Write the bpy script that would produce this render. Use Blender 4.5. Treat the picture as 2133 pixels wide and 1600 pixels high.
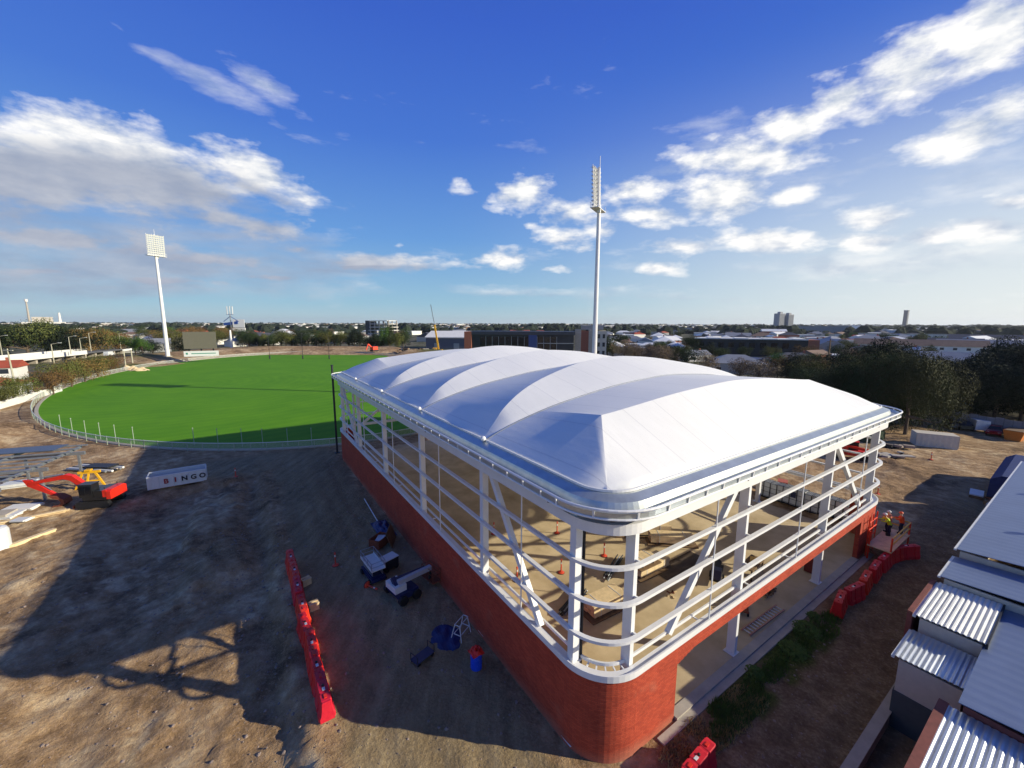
import bpy, bmesh, math, random
from mathutils import Vector, Matrix, noise as mnoise
R = math.radians
rnd = random.Random(7)
for o in list(bpy.data.objects): bpy.data.objects.remove(o)
scene = bpy.context.scene
C = scene.collection
# ------------------------------------------------------------------ camera, world, sun, exposure
FOC, PITCH, ROLL, EYE = 849.0, 0.1478, 0.003, 18.0
cam = bpy.data.objects.new('camera', bpy.data.cameras.new('camera')); C.objects.link(cam)
cam.data.sensor_width = 36.0; cam.data.lens = 36.0 * FOC / 2133.0
cam.data.clip_start = 0.2; cam.data.clip_end = 30000
cam.location = (0, 0, EYE)
cam.rotation_euler = (Matrix.Rotation(R(90) - PITCH, 3, 'X') @ Matrix.Rotation(ROLL, 3, 'Z')).to_euler()
scene.camera = cam
scene.render.resolution_x, scene.render.resolution_y = 1024, 768
scene.view_settings.view_transform = 'Standard'; scene.view_settings.look = 'None'
scene.view_settings.gamma = 1.0; scene.view_settings.exposure = 0.35
SUN_EL, SUN_AZ = R(20.5), R(99.0)          # azimuth clockwise from +Y
sl = bpy.data.lights.new('sun', 'SUN'); sl.energy = 5.0; sl.angle = R(0.5); sl.color = (1.0, 0.91, 0.71)
sun = bpy.data.objects.new('sun', sl); C.objects.link(sun); sun.location = (60, -10, 60)
sdir = Vector((math.sin(SUN_AZ) * math.cos(SUN_EL), math.cos(SUN_AZ) * math.cos(SUN_EL), math.sin(SUN_EL)))
sun.rotation_euler = sdir.to_track_quat('Z', 'Y').to_euler()

def ray(px, py):                             # view ray of the photograph, used to survey where things stand
    a, b = px - 1066.5, py - 800
    kr, ks = math.cos(ROLL), math.sin(ROLL)
    u, v = (a * kr + b * ks) / FOC, (-a * ks + b * kr) / FOC
    c, s = math.cos(PITCH), math.sin(PITCH)
    return Vector((u, c - v * s, -v * c - s))
def G(px, py, z=0.0):
    d = ray(px, py); t = (z - EYE) / d.z
    return Vector((d.x * t, d.y * t, z))

world = bpy.data.worlds.new('World'); scene.world = world; world.use_nodes = True
nt = world.node_tree; nt.nodes.clear()
def N(t, typ, **kw):
    n = t.nodes.new(typ)
    for k, v in kw.items():
        if k.startswith('i_'):
            n.inputs[int(k[2:])].default_value = v
        else: setattr(n, k, v)
    return n
def L(t, a, b): t.links.new(a, b)
def M(t, op, a, b=None, c=None, clamp=False):
    n = t.nodes.new('ShaderNodeMath'); n.operation = op; n.use_clamp = clamp
    for i, x in enumerate((a, b, c)):
        if x is None: continue
        if isinstance(x, (int, float)): n.inputs[i].default_value = x
        else: t.links.new(x, n.inputs[i])
    return n.outputs[0]
def sr(*c):                                  # sRGB 0..255 -> linear
    return tuple((x / 255 / 12.92 if x / 255 <= .04045 else ((x / 255 + .055) / 1.055) ** 2.4) for x in c)
def build_sky():
    t = nt
    sky = N(t, 'ShaderNodeTexSky', sky_type='NISHITA', sun_disc=False, sun_elevation=SUN_EL, sun_rotation=SUN_AZ,
            altitude=50, air_density=1.0, dust_density=0.0, ozone_density=3.0)
    hs = N(t, 'ShaderNodeHueSaturation'); hs.inputs['Saturation'].default_value = SKY_SAT; hs.inputs['Value'].default_value = 1.0
    hs.inputs['Hue'].default_value = 0.5
    L(t, sky.outputs[0], hs.inputs['Color'])
    tc = N(t, 'ShaderNodeTexCoord')
    sp = N(t, 'ShaderNodeSeparateXYZ'); L(t, tc.outputs['Generated'], sp.inputs[0])
    az = M(t, 'ARCTAN2', sp.outputs[0], sp.outputs[1])
    el = M(t, 'ARCSINE', sp.outputs[2])
    cr = N(t, 'ShaderNodeValToRGB'); L(t, M(t, 'MULTIPLY', M(t, 'MAXIMUM', el, 0), 2 / math.pi), cr.inputs[0]); e = cr.color_ramp.elements
    def sk(*c): return (*[v * 1.0 for v in sr(*c)], 1)
    st = [(0, (180, 206, 216)), (.028, (150, 194, 218)), (.12, (104, 158, 222)), (.245, (70, 119, 213)), (.37, (56, 98, 203)), (.6, (46, 78, 160)), (1, (44, 70, 130))]
    e[0].position, e[0].color = 0, sk(*st[0][1]); e[1].position, e[1].color = 1, sk(*st[-1][1])
    for p, c in st[1:-1]:
        q = e.new(p); q.color = sk(*c)
    def smooth(x, a, b_):
        r_ = N(t, 'ShaderNodeMapRange', interpolation_type='SMOOTHSTEP'); r_.inputs[1].default_value = a; r_.inputs[2].default_value = b_; L(t, x, r_.inputs[0]); return r_.outputs[0]
    glow = M(t, 'MULTIPLY', smooth(az, R(-12), R(62)), M(t, 'SUBTRACT', 1.0, smooth(el, R(-1), R(30))))
    gm = N(t, 'ShaderNodeMix', data_type='RGBA'); L(t, glow, gm.inputs[0]); L(t, cr.outputs[0], gm.inputs[6]); gm.inputs[7].default_value = sk(236, 240, 240)
    gs = N(t, 'ShaderNodeVectorMath', operation='SCALE'); L(t, gm.outputs[2], gs.inputs[0]); gs.inputs[3].default_value = 1 / (SKY_STRENGTH * 2 ** scene.view_settings.exposure)
    tint = N(t, 'ShaderNodeMix', data_type='RGBA'); tint.inputs[0].default_value = .93; L(t, hs.outputs[0], tint.inputs[6]); L(t, gs.outputs[0], tint.inputs[7])
    cb = N(t, 'ShaderNodeCombineXYZ'); L(t, az, cb.inputs[0]); L(t, el, cb.inputs[1])
    P = cb.outputs[0]
    def azel(px, py):
        d = ray(px, py).normalized(); return math.atan2(d.x, d.y), math.asin(d.z)
    def blobs(lst):
        acc = None
        for (px, py, a, b, tilt, w) in lst:
            a0, e0 = azel(px, py); ct, st_ = math.cos(R(tilt)), math.sin(R(tilt))
            a1, e1 = azel(px + a * ct, py + a * st_); a2, e2 = azel(px + b * st_, py - b * ct)
            ang = math.atan2(e1 - e0, a1 - a0); la = math.hypot(a1 - a0, e1 - e0); lb = math.hypot(a2 - a0, e2 - e0)
            mp = N(t, 'ShaderNodeMapping', vector_type='TEXTURE')
            if acc is None: L(t, P, mp.inputs[0])
            else:                            # chained, so that the shader is evaluated one puff after another
                ch = N(t, 'ShaderNodeVectorMath', operation='MULTIPLY_ADD'); L(t, acc, ch.inputs[0]); ch.inputs[1].default_value = (1e-9, 1e-9, 1e-9); L(t, P, ch.inputs[2]); L(t, ch.outputs[0], mp.inputs[0])
            mp.inputs['Location'].default_value = (a0, e0, 0)
            mp.inputs['Rotation'].default_value = (0, 0, ang)
            mp.inputs['Scale'].default_value = (la, lb, 1)
            ln = N(t, 'ShaderNodeVectorMath', operation='LENGTH'); L(t, mp.outputs[0], ln.inputs[0])
            v = M(t, 'MULTIPLY_ADD', ln.outputs['Value'], -w * .5, w)
            acc = v if acc is None else M(t, 'MAXIMUM', acc, v)
        return M(t, 'MAXIMUM', acc, 0.0)
    def fbm(scale, off=(0, 0, 0), detail=9, rough=.58, stretch=2.2):
        mp = N(t, 'ShaderNodeMapping'); L(t, P, mp.inputs[0])
        mp.inputs['Location'].default_value = off; mp.inputs['Scale'].default_value = (1, stretch, 1)
        n = N(t, 'ShaderNodeTexNoise'); n.inputs['Scale'].default_value = scale; n.inputs['Detail'].default_value = detail
        n.inputs['Roughness'].default_value = rough; L(t, mp.outputs[0], n.inputs['Vector'])
        return n.outputs[0]
    puffs = blobs(CLOUDS); veil = blobs(VEILS); dark = blobs(DARKS)
    n1 = fbm(12); n2 = fbm(12, (-.035, -.05, 0)); n3 = fbm(4.5, (3, 1, 0), 7, .62, 3.6)
    d = M(t, 'ADD', M(t, 'SUBTRACT', puffs, .56), M(t, 'MULTIPLY', M(t, 'SUBTRACT', n1, .5), 1.9))
    mask = M(t, 'SMOOTH_MIN', M(t, 'MULTIPLY', M(t, 'MAXIMUM', d, 0), 1.9), 1.0, .35)
    dv = M(t, 'ADD', M(t, 'SUBTRACT', veil, .46), M(t, 'MULTIPLY', M(t, 'SUBTRACT', n3, .5), 2.6))
    maskv = M(t, 'MULTIPLY', M(t, 'MAXIMUM', dv, 0, clamp=True), .8)
    m = M(t, 'MAXIMUM', mask, maskv, clamp=True)
    m = M(t, 'MULTIPLY', m, M(t, 'GREATER_THAN', sp.outputs[2], 0.002))
    # shade side of each puff: compare the density with the density a little way towards the sun
    sh = M(t, 'ADD', M(t, 'MULTIPLY', M(t, 'SUBTRACT', n1, n2), 3.0), .62, clamp=True)
    dk = M(t, 'MULTIPLY', M(t, 'MULTIPLY', dark, 2.2, clamp=True), M(t, 'MULTIPLY_ADD', n3, .7, .45, clamp=True), clamp=True)
    lit = N(t, 'ShaderNodeMix', data_type='RGBA'); L(t, sh, lit.inputs[0])
    lit.inputs[6].default_value = (3.9, 4.5, 5.6, 1); lit.inputs[7].default_value = (8.4, 8.3, 8.1, 1)
    lk = N(t, 'ShaderNodeMix', data_type='RGBA'); L(t, dk, lk.inputs[0]); L(t, lit.outputs[2], lk.inputs[6])
    lk.inputs[7].default_value = (2.5, 2.9, 3.9, 1)
    mx = N(t, 'ShaderNodeMix', data_type='RGBA'); L(t, m, mx.inputs[0]); L(t, tint.outputs[2], mx.inputs[6]); L(t, lk.outputs[2], mx.inputs[7])
    bg = N(t, 'ShaderNodeBackground'); bg.inputs[1].default_value = SKY_STRENGTH; L(t, mx.outputs[2], bg.inputs[0])
    out = N(t, 'ShaderNodeOutputWorld'); L(t, bg.outputs[0], out.inputs[0])
SKY_SAT, SKY_STRENGTH = 1.0, 0.1
# px, py, half width, half height, tilt, weight
CLOUDS = [(40,350,260,90,0,1.7),(210,330,190,78,8,1.7),(340,370,170,66,15,1.6),(30,300,160,44,10,1.4),(120,390,260,56,0,1.5),(70,440,180,40,0,1.1),(420,400,90,44,20,1.3),(530,360,140,46,22,1.25),(600,395,80,24,22,1.1),
 (440,447,120,40,10,1.25),(560,475,110,28,6,1.2),(150,500,190,28,0,1.3),(420,540,180,22,4,1.3),(560,578,110,12,0,1.15),(300,522,150,22,0,1.3),(90,565,160,16,0,1.15),(330,585,200,13,0,1.15),(620,520,60,12,0,1.0),(250,440,200,30,0,.9),(800,546,125,20,0,1.35),(860,552,70,14,0,1.2),(740,545,60,14,0,1.1),(965,398,45,26,20,.85),
 (1085,402,72,40,0,1.25),(1190,440,72,34,0,1.25),(1170,495,62,26,0,1.2),(1050,540,65,28,0,1.2),(1150,560,60,9,0,.8),(1215,518,30,14,0,.85),
 (1330,400,80,34,0,1.15),(1352,448,76,26,0,1.3),(1250,480,50,20,0,1.1),(1450,335,80,34,0,1.2),(1500,405,115,50,0,1.4),(1640,412,56,26,-10,1.3),
 (1560,330,140,46,0,1.35),(1655,270,110,56,0,1.2),(1750,205,80,50,0,1.2),(1810,245,60,30,0,.95),(1900,140,140,74,-20,1.4),(2060,80,160,76,-20,1.5),
 (1880,190,60,40,0,1.0),(2000,290,160,46,-20,1.3),(2100,235,80,55,0,1.2),(1900,330,60,30,-15,.9),(2110,420,64,22,0,1.3),(1820,455,82,26,0,1.4),
 (1600,505,120,26,0,1.5),(1430,512,76,20,0,1.25),(1520,510,50,18,0,.95),(1790,505,76,20,0,1.3),(1945,490,60,24,0,1.35),(2055,478,95,30,0,1.4),(1380,560,52,18,0,1.25),
 (1860,586,66,10,0,.85),(1000,555,70,10,0,.75),(720,560,70,10,0,.8),(1105,470,24,12,0,.8),(830,512,20,8,0,.8),(2130,30,90,60,0,1.2)]
VEILS = [(200,555,460,60,0,1.6),(420,600,420,26,0,1.3),(330,490,360,36,0,1.35),(1300,560,500,30,0,.75),(560,500,140,60,0,.9),(60,450,160,40,0,1.0),(300,450,300,50,0,1.0),(330,120,120,16,24,.95),(450,185,110,22,24,1.1),(560,180,90,22,36,1.0),(250,60,70,10,36,.8),(590,400,120,24,18,1.0),(250,500,300,46,0,1.15),
 (460,515,200,30,0,1.1),(120,560,240,26,0,1.1),(560,555,160,22,0,.9),(1500,620,700,24,0,.75),(1900,560,400,70,0,.8),(1050,610,300,12,0,.75),(250,600,340,24,0,.95),
 (1650,380,240,70,0,.72),(2000,400,240,90,0,.78),(850,600,200,14,0,.8),(650,510,100,14,0,.8),(20,215,40,20,0,.8),(1450,300,200,70,0,.62),(1000,235,340,60,-6,.42)]
DARKS = [(200,560,460,40,0,1.0),(90,405,280,60,0,1.2),(300,425,240,46,8,1.1),(240,505,300,42,0,1.0),(460,515,200,30,0,.9),(90,560,260,30,0,.9),(250,605,360,26,0,.9),(780,562,120,9,0,.8),
 (560,410,90,12,22,.6),(60,370,160,30,0,.7),(1050,625,300,10,0,.5)]
build_sky()
# light path economy
scene.cycles.max_bounces = 6; scene.cycles.diffuse_bounces = 3; scene.cycles.glossy_bounces = 3; scene.cycles.transparent_max_bounces = 6
scene.cycles.transmission_bounces = 3

# ------------------------------------------------------------------ helpers
CX, CY, TH = 3.4287, 13.5295, 0.5912        # near corner of the hall; its frame: x along the right side, y along the left side
RT = Matrix.Rotation(TH, 4, 'Z')
def W(t, s, z=0.0):
    v = RT @ Vector((t, s, z)); return Vector((v.x + CX, v.y + CY, z))
MATS = {}
def mat(name, col, rough=.7, metal=0.0, var=.12, scale=3.0, bump=0.0, bscale=30.0, spec=.5, objvar=0.0, col2=None, detail=6):
    if name in MATS: return MATS[name]
    m = bpy.data.materials.new(name); m.use_nodes = True; t = m.node_tree; b = t.nodes['Principled BSDF']
    b.inputs['Roughness'].default_value = rough; b.inputs['Metallic'].default_value = metal
    b.inputs['Specular IOR Level'].default_value = spec
    tc = N(t, 'ShaderNodeTexCoord')
    n = N(t, 'ShaderNodeTexNoise'); n.inputs['Scale'].default_value = scale; n.inputs['Detail'].default_value = detail; n.inputs['Roughness'].default_value = .62
    L(t, tc.outputs['Object'], n.inputs['Vector'])
    mx = N(t, 'ShaderNodeMix', data_type='RGBA')
    rr = N(t, 'ShaderNodeMapRange'); rr.inputs[1].default_value = .3; rr.inputs[2].default_value = .7; L(t, n.outputs[0], rr.inputs[0]); L(t, rr.outputs[0], mx.inputs[0])
    c2 = col2 if col2 else tuple(x * (1 + var) for x in col)
    c1 = col if col2 else tuple(x * (1 - var) for x in col)
    mx.inputs[6].default_value = (*c1, 1); mx.inputs[7].default_value = (*c2, 1)
    outc = mx.outputs[2]
    if objvar:
        oi = N(t, 'ShaderNodeObjectInfo'); hs = N(t, 'ShaderNodeHueSaturation')
        v = N(t, 'ShaderNodeMapRange'); v.inputs[3].default_value = 1 - objvar; v.inputs[4].default_value = 1 + objvar; L(t, oi.outputs['Random'], v.inputs[0])
        h = N(t, 'ShaderNodeMapRange'); h.inputs[3].default_value = .5 - objvar * .07; h.inputs[4].default_value = .5 + objvar * .05; L(t, oi.outputs['Random'], h.inputs[0])
        L(t, v.outputs[0], hs.inputs['Value']); L(t, h.outputs[0], hs.inputs['Hue']); L(t, outc, hs.inputs['Color']); outc = hs.outputs[0]
    L(t, outc, b.inputs['Base Color'])
    if bump:
        n2 = N(t, 'ShaderNodeTexNoise'); n2.inputs['Scale'].default_value = bscale; n2.inputs['Detail'].default_value = 4; L(t, tc.outputs['Object'], n2.inputs['Vector'])
        bp = N(t, 'ShaderNodeBump'); bp.inputs['Strength'].default_value = bump; L(t, n2.outputs[0], bp.inputs['Height']); L(t, bp.outputs[0], b.inputs['Normal'])
    MATS[name] = m; return m
class MB:
    def __init__(s): s.v = []; s.f = []; s.uv = []
    def add(s, vs, fs, uvs=None):
        k = len(s.v); s.v += [tuple(v) for v in vs]; s.f += [tuple(i + k for i in f) for f in fs]
        s.uv += uvs if uvs else [None] * len(fs); return s
    def box(s, c, d, rz=0.0, M4=None):
        x, y, z = d[0] / 2, d[1] / 2, d[2] / 2
        m = M4 if M4 else Matrix.Translation(c) @ Matrix.Rotation(rz, 4, 'Z')
        vs = [m @ Vector(p) for p in ((-x,-y,-z),(x,-y,-z),(x,y,-z),(-x,y,-z),(-x,-y,z),(x,-y,z),(x,y,z),(-x,y,z))]
        return s.add(vs, [(0,3,2,1),(4,5,6,7),(0,1,5,4),(1,2,6,5),(2,3,7,6),(3,0,4,7)])
    def bb(s, x0, x1, y0, y1, z0, z1): return s.box(((x0+x1)/2, (y0+y1)/2, (z0+z1)/2), (x1-x0, y1-y0, z1-z0))
    def tube(s, p0, p1, r, n=8, r1=None, cap=True):
        p0, p1 = Vector(p0), Vector(p1); r1 = r if r1 is None else r1
        d = (p1 - p0).normalized(); a = d.orthogonal().normalized(); b = d.cross(a)
        vs = []
        for p, q in ((p0, r), (p1, r1)):
            for i in range(n):
                w = 2 * math.pi * i / n; vs.append(p + (a * math.cos(w) + b * math.sin(w)) * q)
        fs = [(i, (i+1) % n, n + (i+1) % n, n + i) for i in range(n)]
        if cap: fs += [tuple(range(n))[::-1], tuple(range(n, 2*n))]
        return s.add(vs, fs)
    def bar(s, p0, p1, w, h, up=(0, 0, 1)):
        p0, p1 = Vector(p0), Vector(p1); d = (p1 - p0).normalized(); a = d.cross(Vector(up))
        if a.length < 1e-4: a = d.cross(Vector((1, 0, 0)))
        a.normalize(); b = a.cross(d)
        vs = [p + a * (i * w / 2) + b * (j * h / 2) for p in (p0, p1) for i, j in ((-1,-1),(1,-1),(1,1),(-1,1))]
        return s.add(vs, [(3,2,1,0),(4,5,6,7),(0,1,5,4),(1,2,6,5),(2,3,7,6),(3,0,4,7)])
    def prism(s, poly, z0, z1):
        n = len(poly)
        vs = [(x, y, z0) for x, y in poly] + [(x, y, z1) for x, y in poly]
        return s.add(vs, [tuple(range(n))[::-1], tuple(range(n, 2*n))] + [(i, (i+1) % n, n + (i+1) % n, n + i) for i in range(n)])
    def xprism(s, poly, x0, x1):             # poly in (y, z)
        n = len(poly)
        vs = [(x0, y, z) for y, z in poly] + [(x1, y, z) for y, z in poly]
        return s.add(vs, [tuple(range(n))[::-1], tuple(range(n, 2*n))] + [(i, (i+1) % n, n + (i+1) % n, n + i) for i in range(n)])
    def lathe(s, prof, n=12, c=(0, 0, 0)):
        k = len(prof); vs = [(c[0] + r * math.cos(2*math.pi*j/n), c[1] + r * math.sin(2*math.pi*j/n), c[2] + z) for r, z in prof for j in range(n)]
        fs = [(i*n+j, i*n+(j+1) % n, (i+1)*n+(j+1) % n, (i+1)*n+j) for i in range(k-1) for j in range(n)]
        fs += [tuple(range(n))[::-1], tuple(range((k-1)*n, k*n))]
        return s.add(vs, fs)
    def ball(s, c, r, n=8, sq=(1, 1, 1)):
        m = n // 2 + 1
        prof = [(max(math.sin(math.pi*i/m), .02), -math.cos(math.pi*i/m)) for i in range(m+1)]
        vs = [(c[0] + r*sq[0]*p*math.cos(2*math.pi*j/n), c[1] + r*sq[1]*p*math.sin(2*math.pi*j/n), c[2] + r*sq[2]*z) for p, z in prof for j in range(n)]
        fs = [(i*n+j, i*n+(j+1) % n, (i+1)*n+(j+1) % n, (i+1)*n+j) for i in range(m) for j in range(n)]
        return s.add(vs, fs)
    def build(s, name, m, parent=None, smooth=False, loc=None, rz=None):
        used = sorted({i for f in s.f for i in f})
        if len(used) < len(s.v):
            mp = {j: k for k, j in enumerate(used)}; s.v = [s.v[j] for j in used]; s.f = [tuple(mp[i] for i in f) for f in s.f]
        me = bpy.data.meshes.new(name); me.from_pydata(s.v, [], s.f)
        if any(s.uv):
            ul = me.uv_layers.new(name='UVMap'); li = 0
            for f, u in zip(s.f, s.uv):
                for j in range(len(f)):
                    ul.data[li].uv = u[j] if u else (0, 0); li += 1
        me.materials.append(m)
        if smooth: me.polygons.foreach_set('use_smooth', [True] * len(me.polygons))
        me.update(); o = bpy.data.objects.new(name, me); C.objects.link(o)
        if parent is not None: o.parent = parent
        if loc is not None: o.location = loc
        if rz is not None: o.rotation_euler = (0, 0, rz)
        return o
KIDS = {}
def tag(o, label, cat, group=None):
    o['label'] = label; o['category'] = cat
    if group: o['group'] = group
    return o
def thing(name, label, cat, loc=(0, 0, 0), rz=0.0, group=None):
    o = bpy.data.objects.new(name, None); C.objects.link(o); o.location = loc; o.rotation_euler = (0, 0, rz); o.empty_display_size = .3
    return tag(o, label, cat, group)
def tthing(name, label, cat, t, s, z=0.0, a=0.0, group=None):   # placed in the hall's frame
    return thing(name, label, cat, W(t, s, z), TH + a, group)
def struct(o): o['kind'] = 'structure'; return o
def copy_tree(o, parent=None, kids=None):
    if kids is None:
        kids = {}
        for q in bpy.data.objects:
            if q.parent: kids.setdefault(q.parent.name, []).append(q)
    c = o.copy(); C.objects.link(c)
    if parent is not None: c.parent = parent
    for ch in kids.get(o.name, []): copy_tree(ch, c, kids)
    return c
def dup(o, loc, rz, label, scale=None, kids=None):
    c = copy_tree(o, None, kids); c.location = loc; c.rotation_euler = (0, 0, rz); c['label'] = label
    if scale: c.scale = scale
    return c
def kidmap(*roots):
    k = {}
    for q in bpy.data.objects:
        if q.parent: k.setdefault(q.parent.name, []).append(q)
    return k

# ------------------------------------------------------------------ materials
white = mat('white_paint', sr(226, 226, 224), .38, var=.04, scale=1.2)
white_far = mat('white_render', sr(222, 220, 212), .7, var=.06, scale=.4)
steel = mat('galvanised_steel', sr(150, 155, 160), .42, .6, var=.12)
dsteel = mat('dark_steel', sr(48, 50, 54), .5, .4, var=.2)
black = mat('black_rubber', sr(24, 24, 26), .7, var=.2)
red_pl = mat('red_plastic', sr(196, 24, 16), .55, scale=5.0, objvar=.14, col2=sr(226, 52, 36), detail=9, bump=.15, bscale=14)
orange = mat('orange_paint', sr(226, 66, 30), .45, var=.1)
exred = mat('excavator_red', sr(214, 44, 26), .38, var=.12, scale=2)
yellow = mat('yellow_paint', sr(225, 170, 24), .45, var=.1)
blue = mat('blue_paint', sr(24, 36, 80), .45, var=.15)
hivis_y = mat('hi_vis_yellow', sr(200, 226, 40), .8, var=.08)
hivis_o = mat('hi_vis_orange', sr(235, 86, 26), .8, var=.08)
navy = mat('navy_cloth', sr(30, 36, 60), .9, var=.15)
skin = mat('skin', sr(196, 148, 120), .6, var=.05)
wood = mat('timber', sr(220, 196, 152), .75, var=.18, scale=2.5, bump=.2)
wood_d = mat('weathered_timber', sr(120, 96, 68), .85, var=.25, scale=2.5, bump=.3)
concrete = mat('concrete', sr(172, 164, 150), .85, var=.14, scale=1.5, bump=.15)
rust = mat('rusty_steel', sr(128, 66, 40), .8, var=.3, scale=6)
glass_d = mat('dark_glass', sr(16, 22, 30), .12, var=.1)
tarp_b = mat('blue_tarp', sr(24, 44, 96), .6, var=.2, bump=.4, bscale=6)
plastic_w = mat('white_plastic', sr(212, 214, 212), .5, var=.06)
# ------------------------------------------------------------------ ground, playing field
OC, OA, OB, OTH = (-76.4, 148.4), 102.9, 59.6, 2.15
def oval_r(x, y):                            # 1 on the boundary line
    dx, dy = x - OC[0], y - OC[1]; c, s = math.cos(OTH), math.sin(OTH)
    u, v = dx * c + dy * s, -dx * s + dy * c
    return math.hypot(u / OA, v / OB)
def oval_pt(w, off=0.0):
    c, s = math.cos(OTH), math.sin(OTH); u, v = (OA + off) * math.cos(w), (OB + off) * math.sin(w)
    return OC[0] + u * c - v * s, OC[1] + u * s + v * c
def to_st(x, y):
    dx, dy = x - CX, y - CY; c, s = math.cos(TH), math.sin(TH)
    return dx * c + dy * s, -dx * s + dy * c     # t, s
def sstep(a, b, x):
    k = min(1, max(0, (x - a) / (b - a))); return k * k * (3 - 2 * k)
def box01(x, a, b, f): return sstep(a - f, a, x) * (1 - sstep(b, b + f, x))
def fbm2(x, y, sc, o=4): return mnoise.fractal(Vector((x * sc, y * sc, 1.7)), 1.0, 2.0, o)
def height(x, y):
    t, s = to_st(x, y); d = math.hypot(x, y)
    site = (1 - sstep(120, 170, d)) * (1 - sstep(95, 110, t))
    rr = oval_r(x, y)
    z = 0.0
    if site > 0:
        rough = box01(t, -40, -9.0, 2.5) * box01(s, -40, 52, 6)      # churned earth left of the barriers
        z += site * (fbm2(x, y, .12) * .16 * (.35 + rough) + rough * (abs(fbm2(x + 50, y, .55, 5)) * .24 + fbm2(x, y + 9, 2.1, 3) * .07))
        z += site * fbm2(x, y, 1.1, 3) * .035
        # wheel tracks of the haul road along the left wall and of the lane on the right
        for c0 in (-6.6, -5.0, -3.4, -2.0): z -= .09 * math.exp(-((t - c0 - .3 * math.sin(s * .15)) / .26) ** 2) * box01(s, -20, 50, 4)
        if s < 0: 
            for c0 in (-3.4, -4.7): z -= .08 * math.exp(-((s - c0 + .15 * math.sin(t * .3)) / .24) ** 2)
        for (a0, b0, k0, w0) in ((-13.5, 1.0, .35, .3), (-15.4, 1.0, .35, .3), (-19.0, 1.0, -.28, .32), (-21.0, 1.0, -.28, .32)):
            q = t - a0 - k0 * (s - 8) * .5 - .9 * math.sin(s * .12 + a0); z -= .08 * math.exp(-(q / w0) ** 2) * box01(t, -32, -10, 2) * (.5 + .5 * math.sin(s * 9 + t * 2) * .5)
        # the churned earth left of the barriers lies about half a metre lower than the haul road
        wob = .25 * fbm2(x, y, .5, 2)
        z -= .6 * sstep(-9.0, -10.3, t + wob) * (1 - sstep(-18, -22, t)) * box01(s, -12, 44, 4)
        z += .8 * box01(t + wob * 2, -14.5, -11.9, 1.3) * box01(s, 26, 46, 4) * (.6 + .5 * fbm2(x, y, .4, 3))     # spoil heap
        z += .18 * math.sin((t * .9 + s * .35 + fbm2(x, y, .3, 2) * 1.5) * 2.4) * box01(t, -30, -11, 2) * box01(s, -20, 18, 4) * .22   # dozer windrows
        z += max(0, .9 * fbm2(x + 7, y + 3, .22, 4)) * box01(t, 36, 70, 6) * box01(s, 2, 60, 5) * .5
    z += 1.2 * box01(t, -56, -43, 3) * box01(s, 60, 96, 6)            # spoil banks beyond the steel frame
    if rr > 1.0:                              # bank round the far side of the field
        far = sstep(.0, .5, (y - 150) / 60.0)
        e = (rr - 1) * 75
        z += far * 3.4 * sstep(4, 12, e) * (1 - sstep(24, 34, e))
    # level under slab, lane edge, field
    tt = box01(t, -.2, 33.2, .9) * box01(s, .3, 48.9, .9)
    z = z * (1 - tt) - .03 * tt
    if rr < 1.02: z = z * sstep(1.0, 1.02, rr) - .12 * (1 - sstep(1.0, 1.015, rr))
    if rr < 1.06 and rr >= 1.02 and y < 150: z *= sstep(1.02, 1.06, rr)
    return z
def axis(lo, hi, step, ends):
    a = []; x = lo
    while x <= hi: a.append(x); x += step
    for sgn, e in ((-1, lo), (1, hi)):
        st = step; q = e; ext = []
        while abs(q) < ends: st = min(st * 1.16, 900); q += sgn * st; ext.append(q)
        a = (ext[::-1] + a) if sgn < 0 else (a + ext)
    return a
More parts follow.
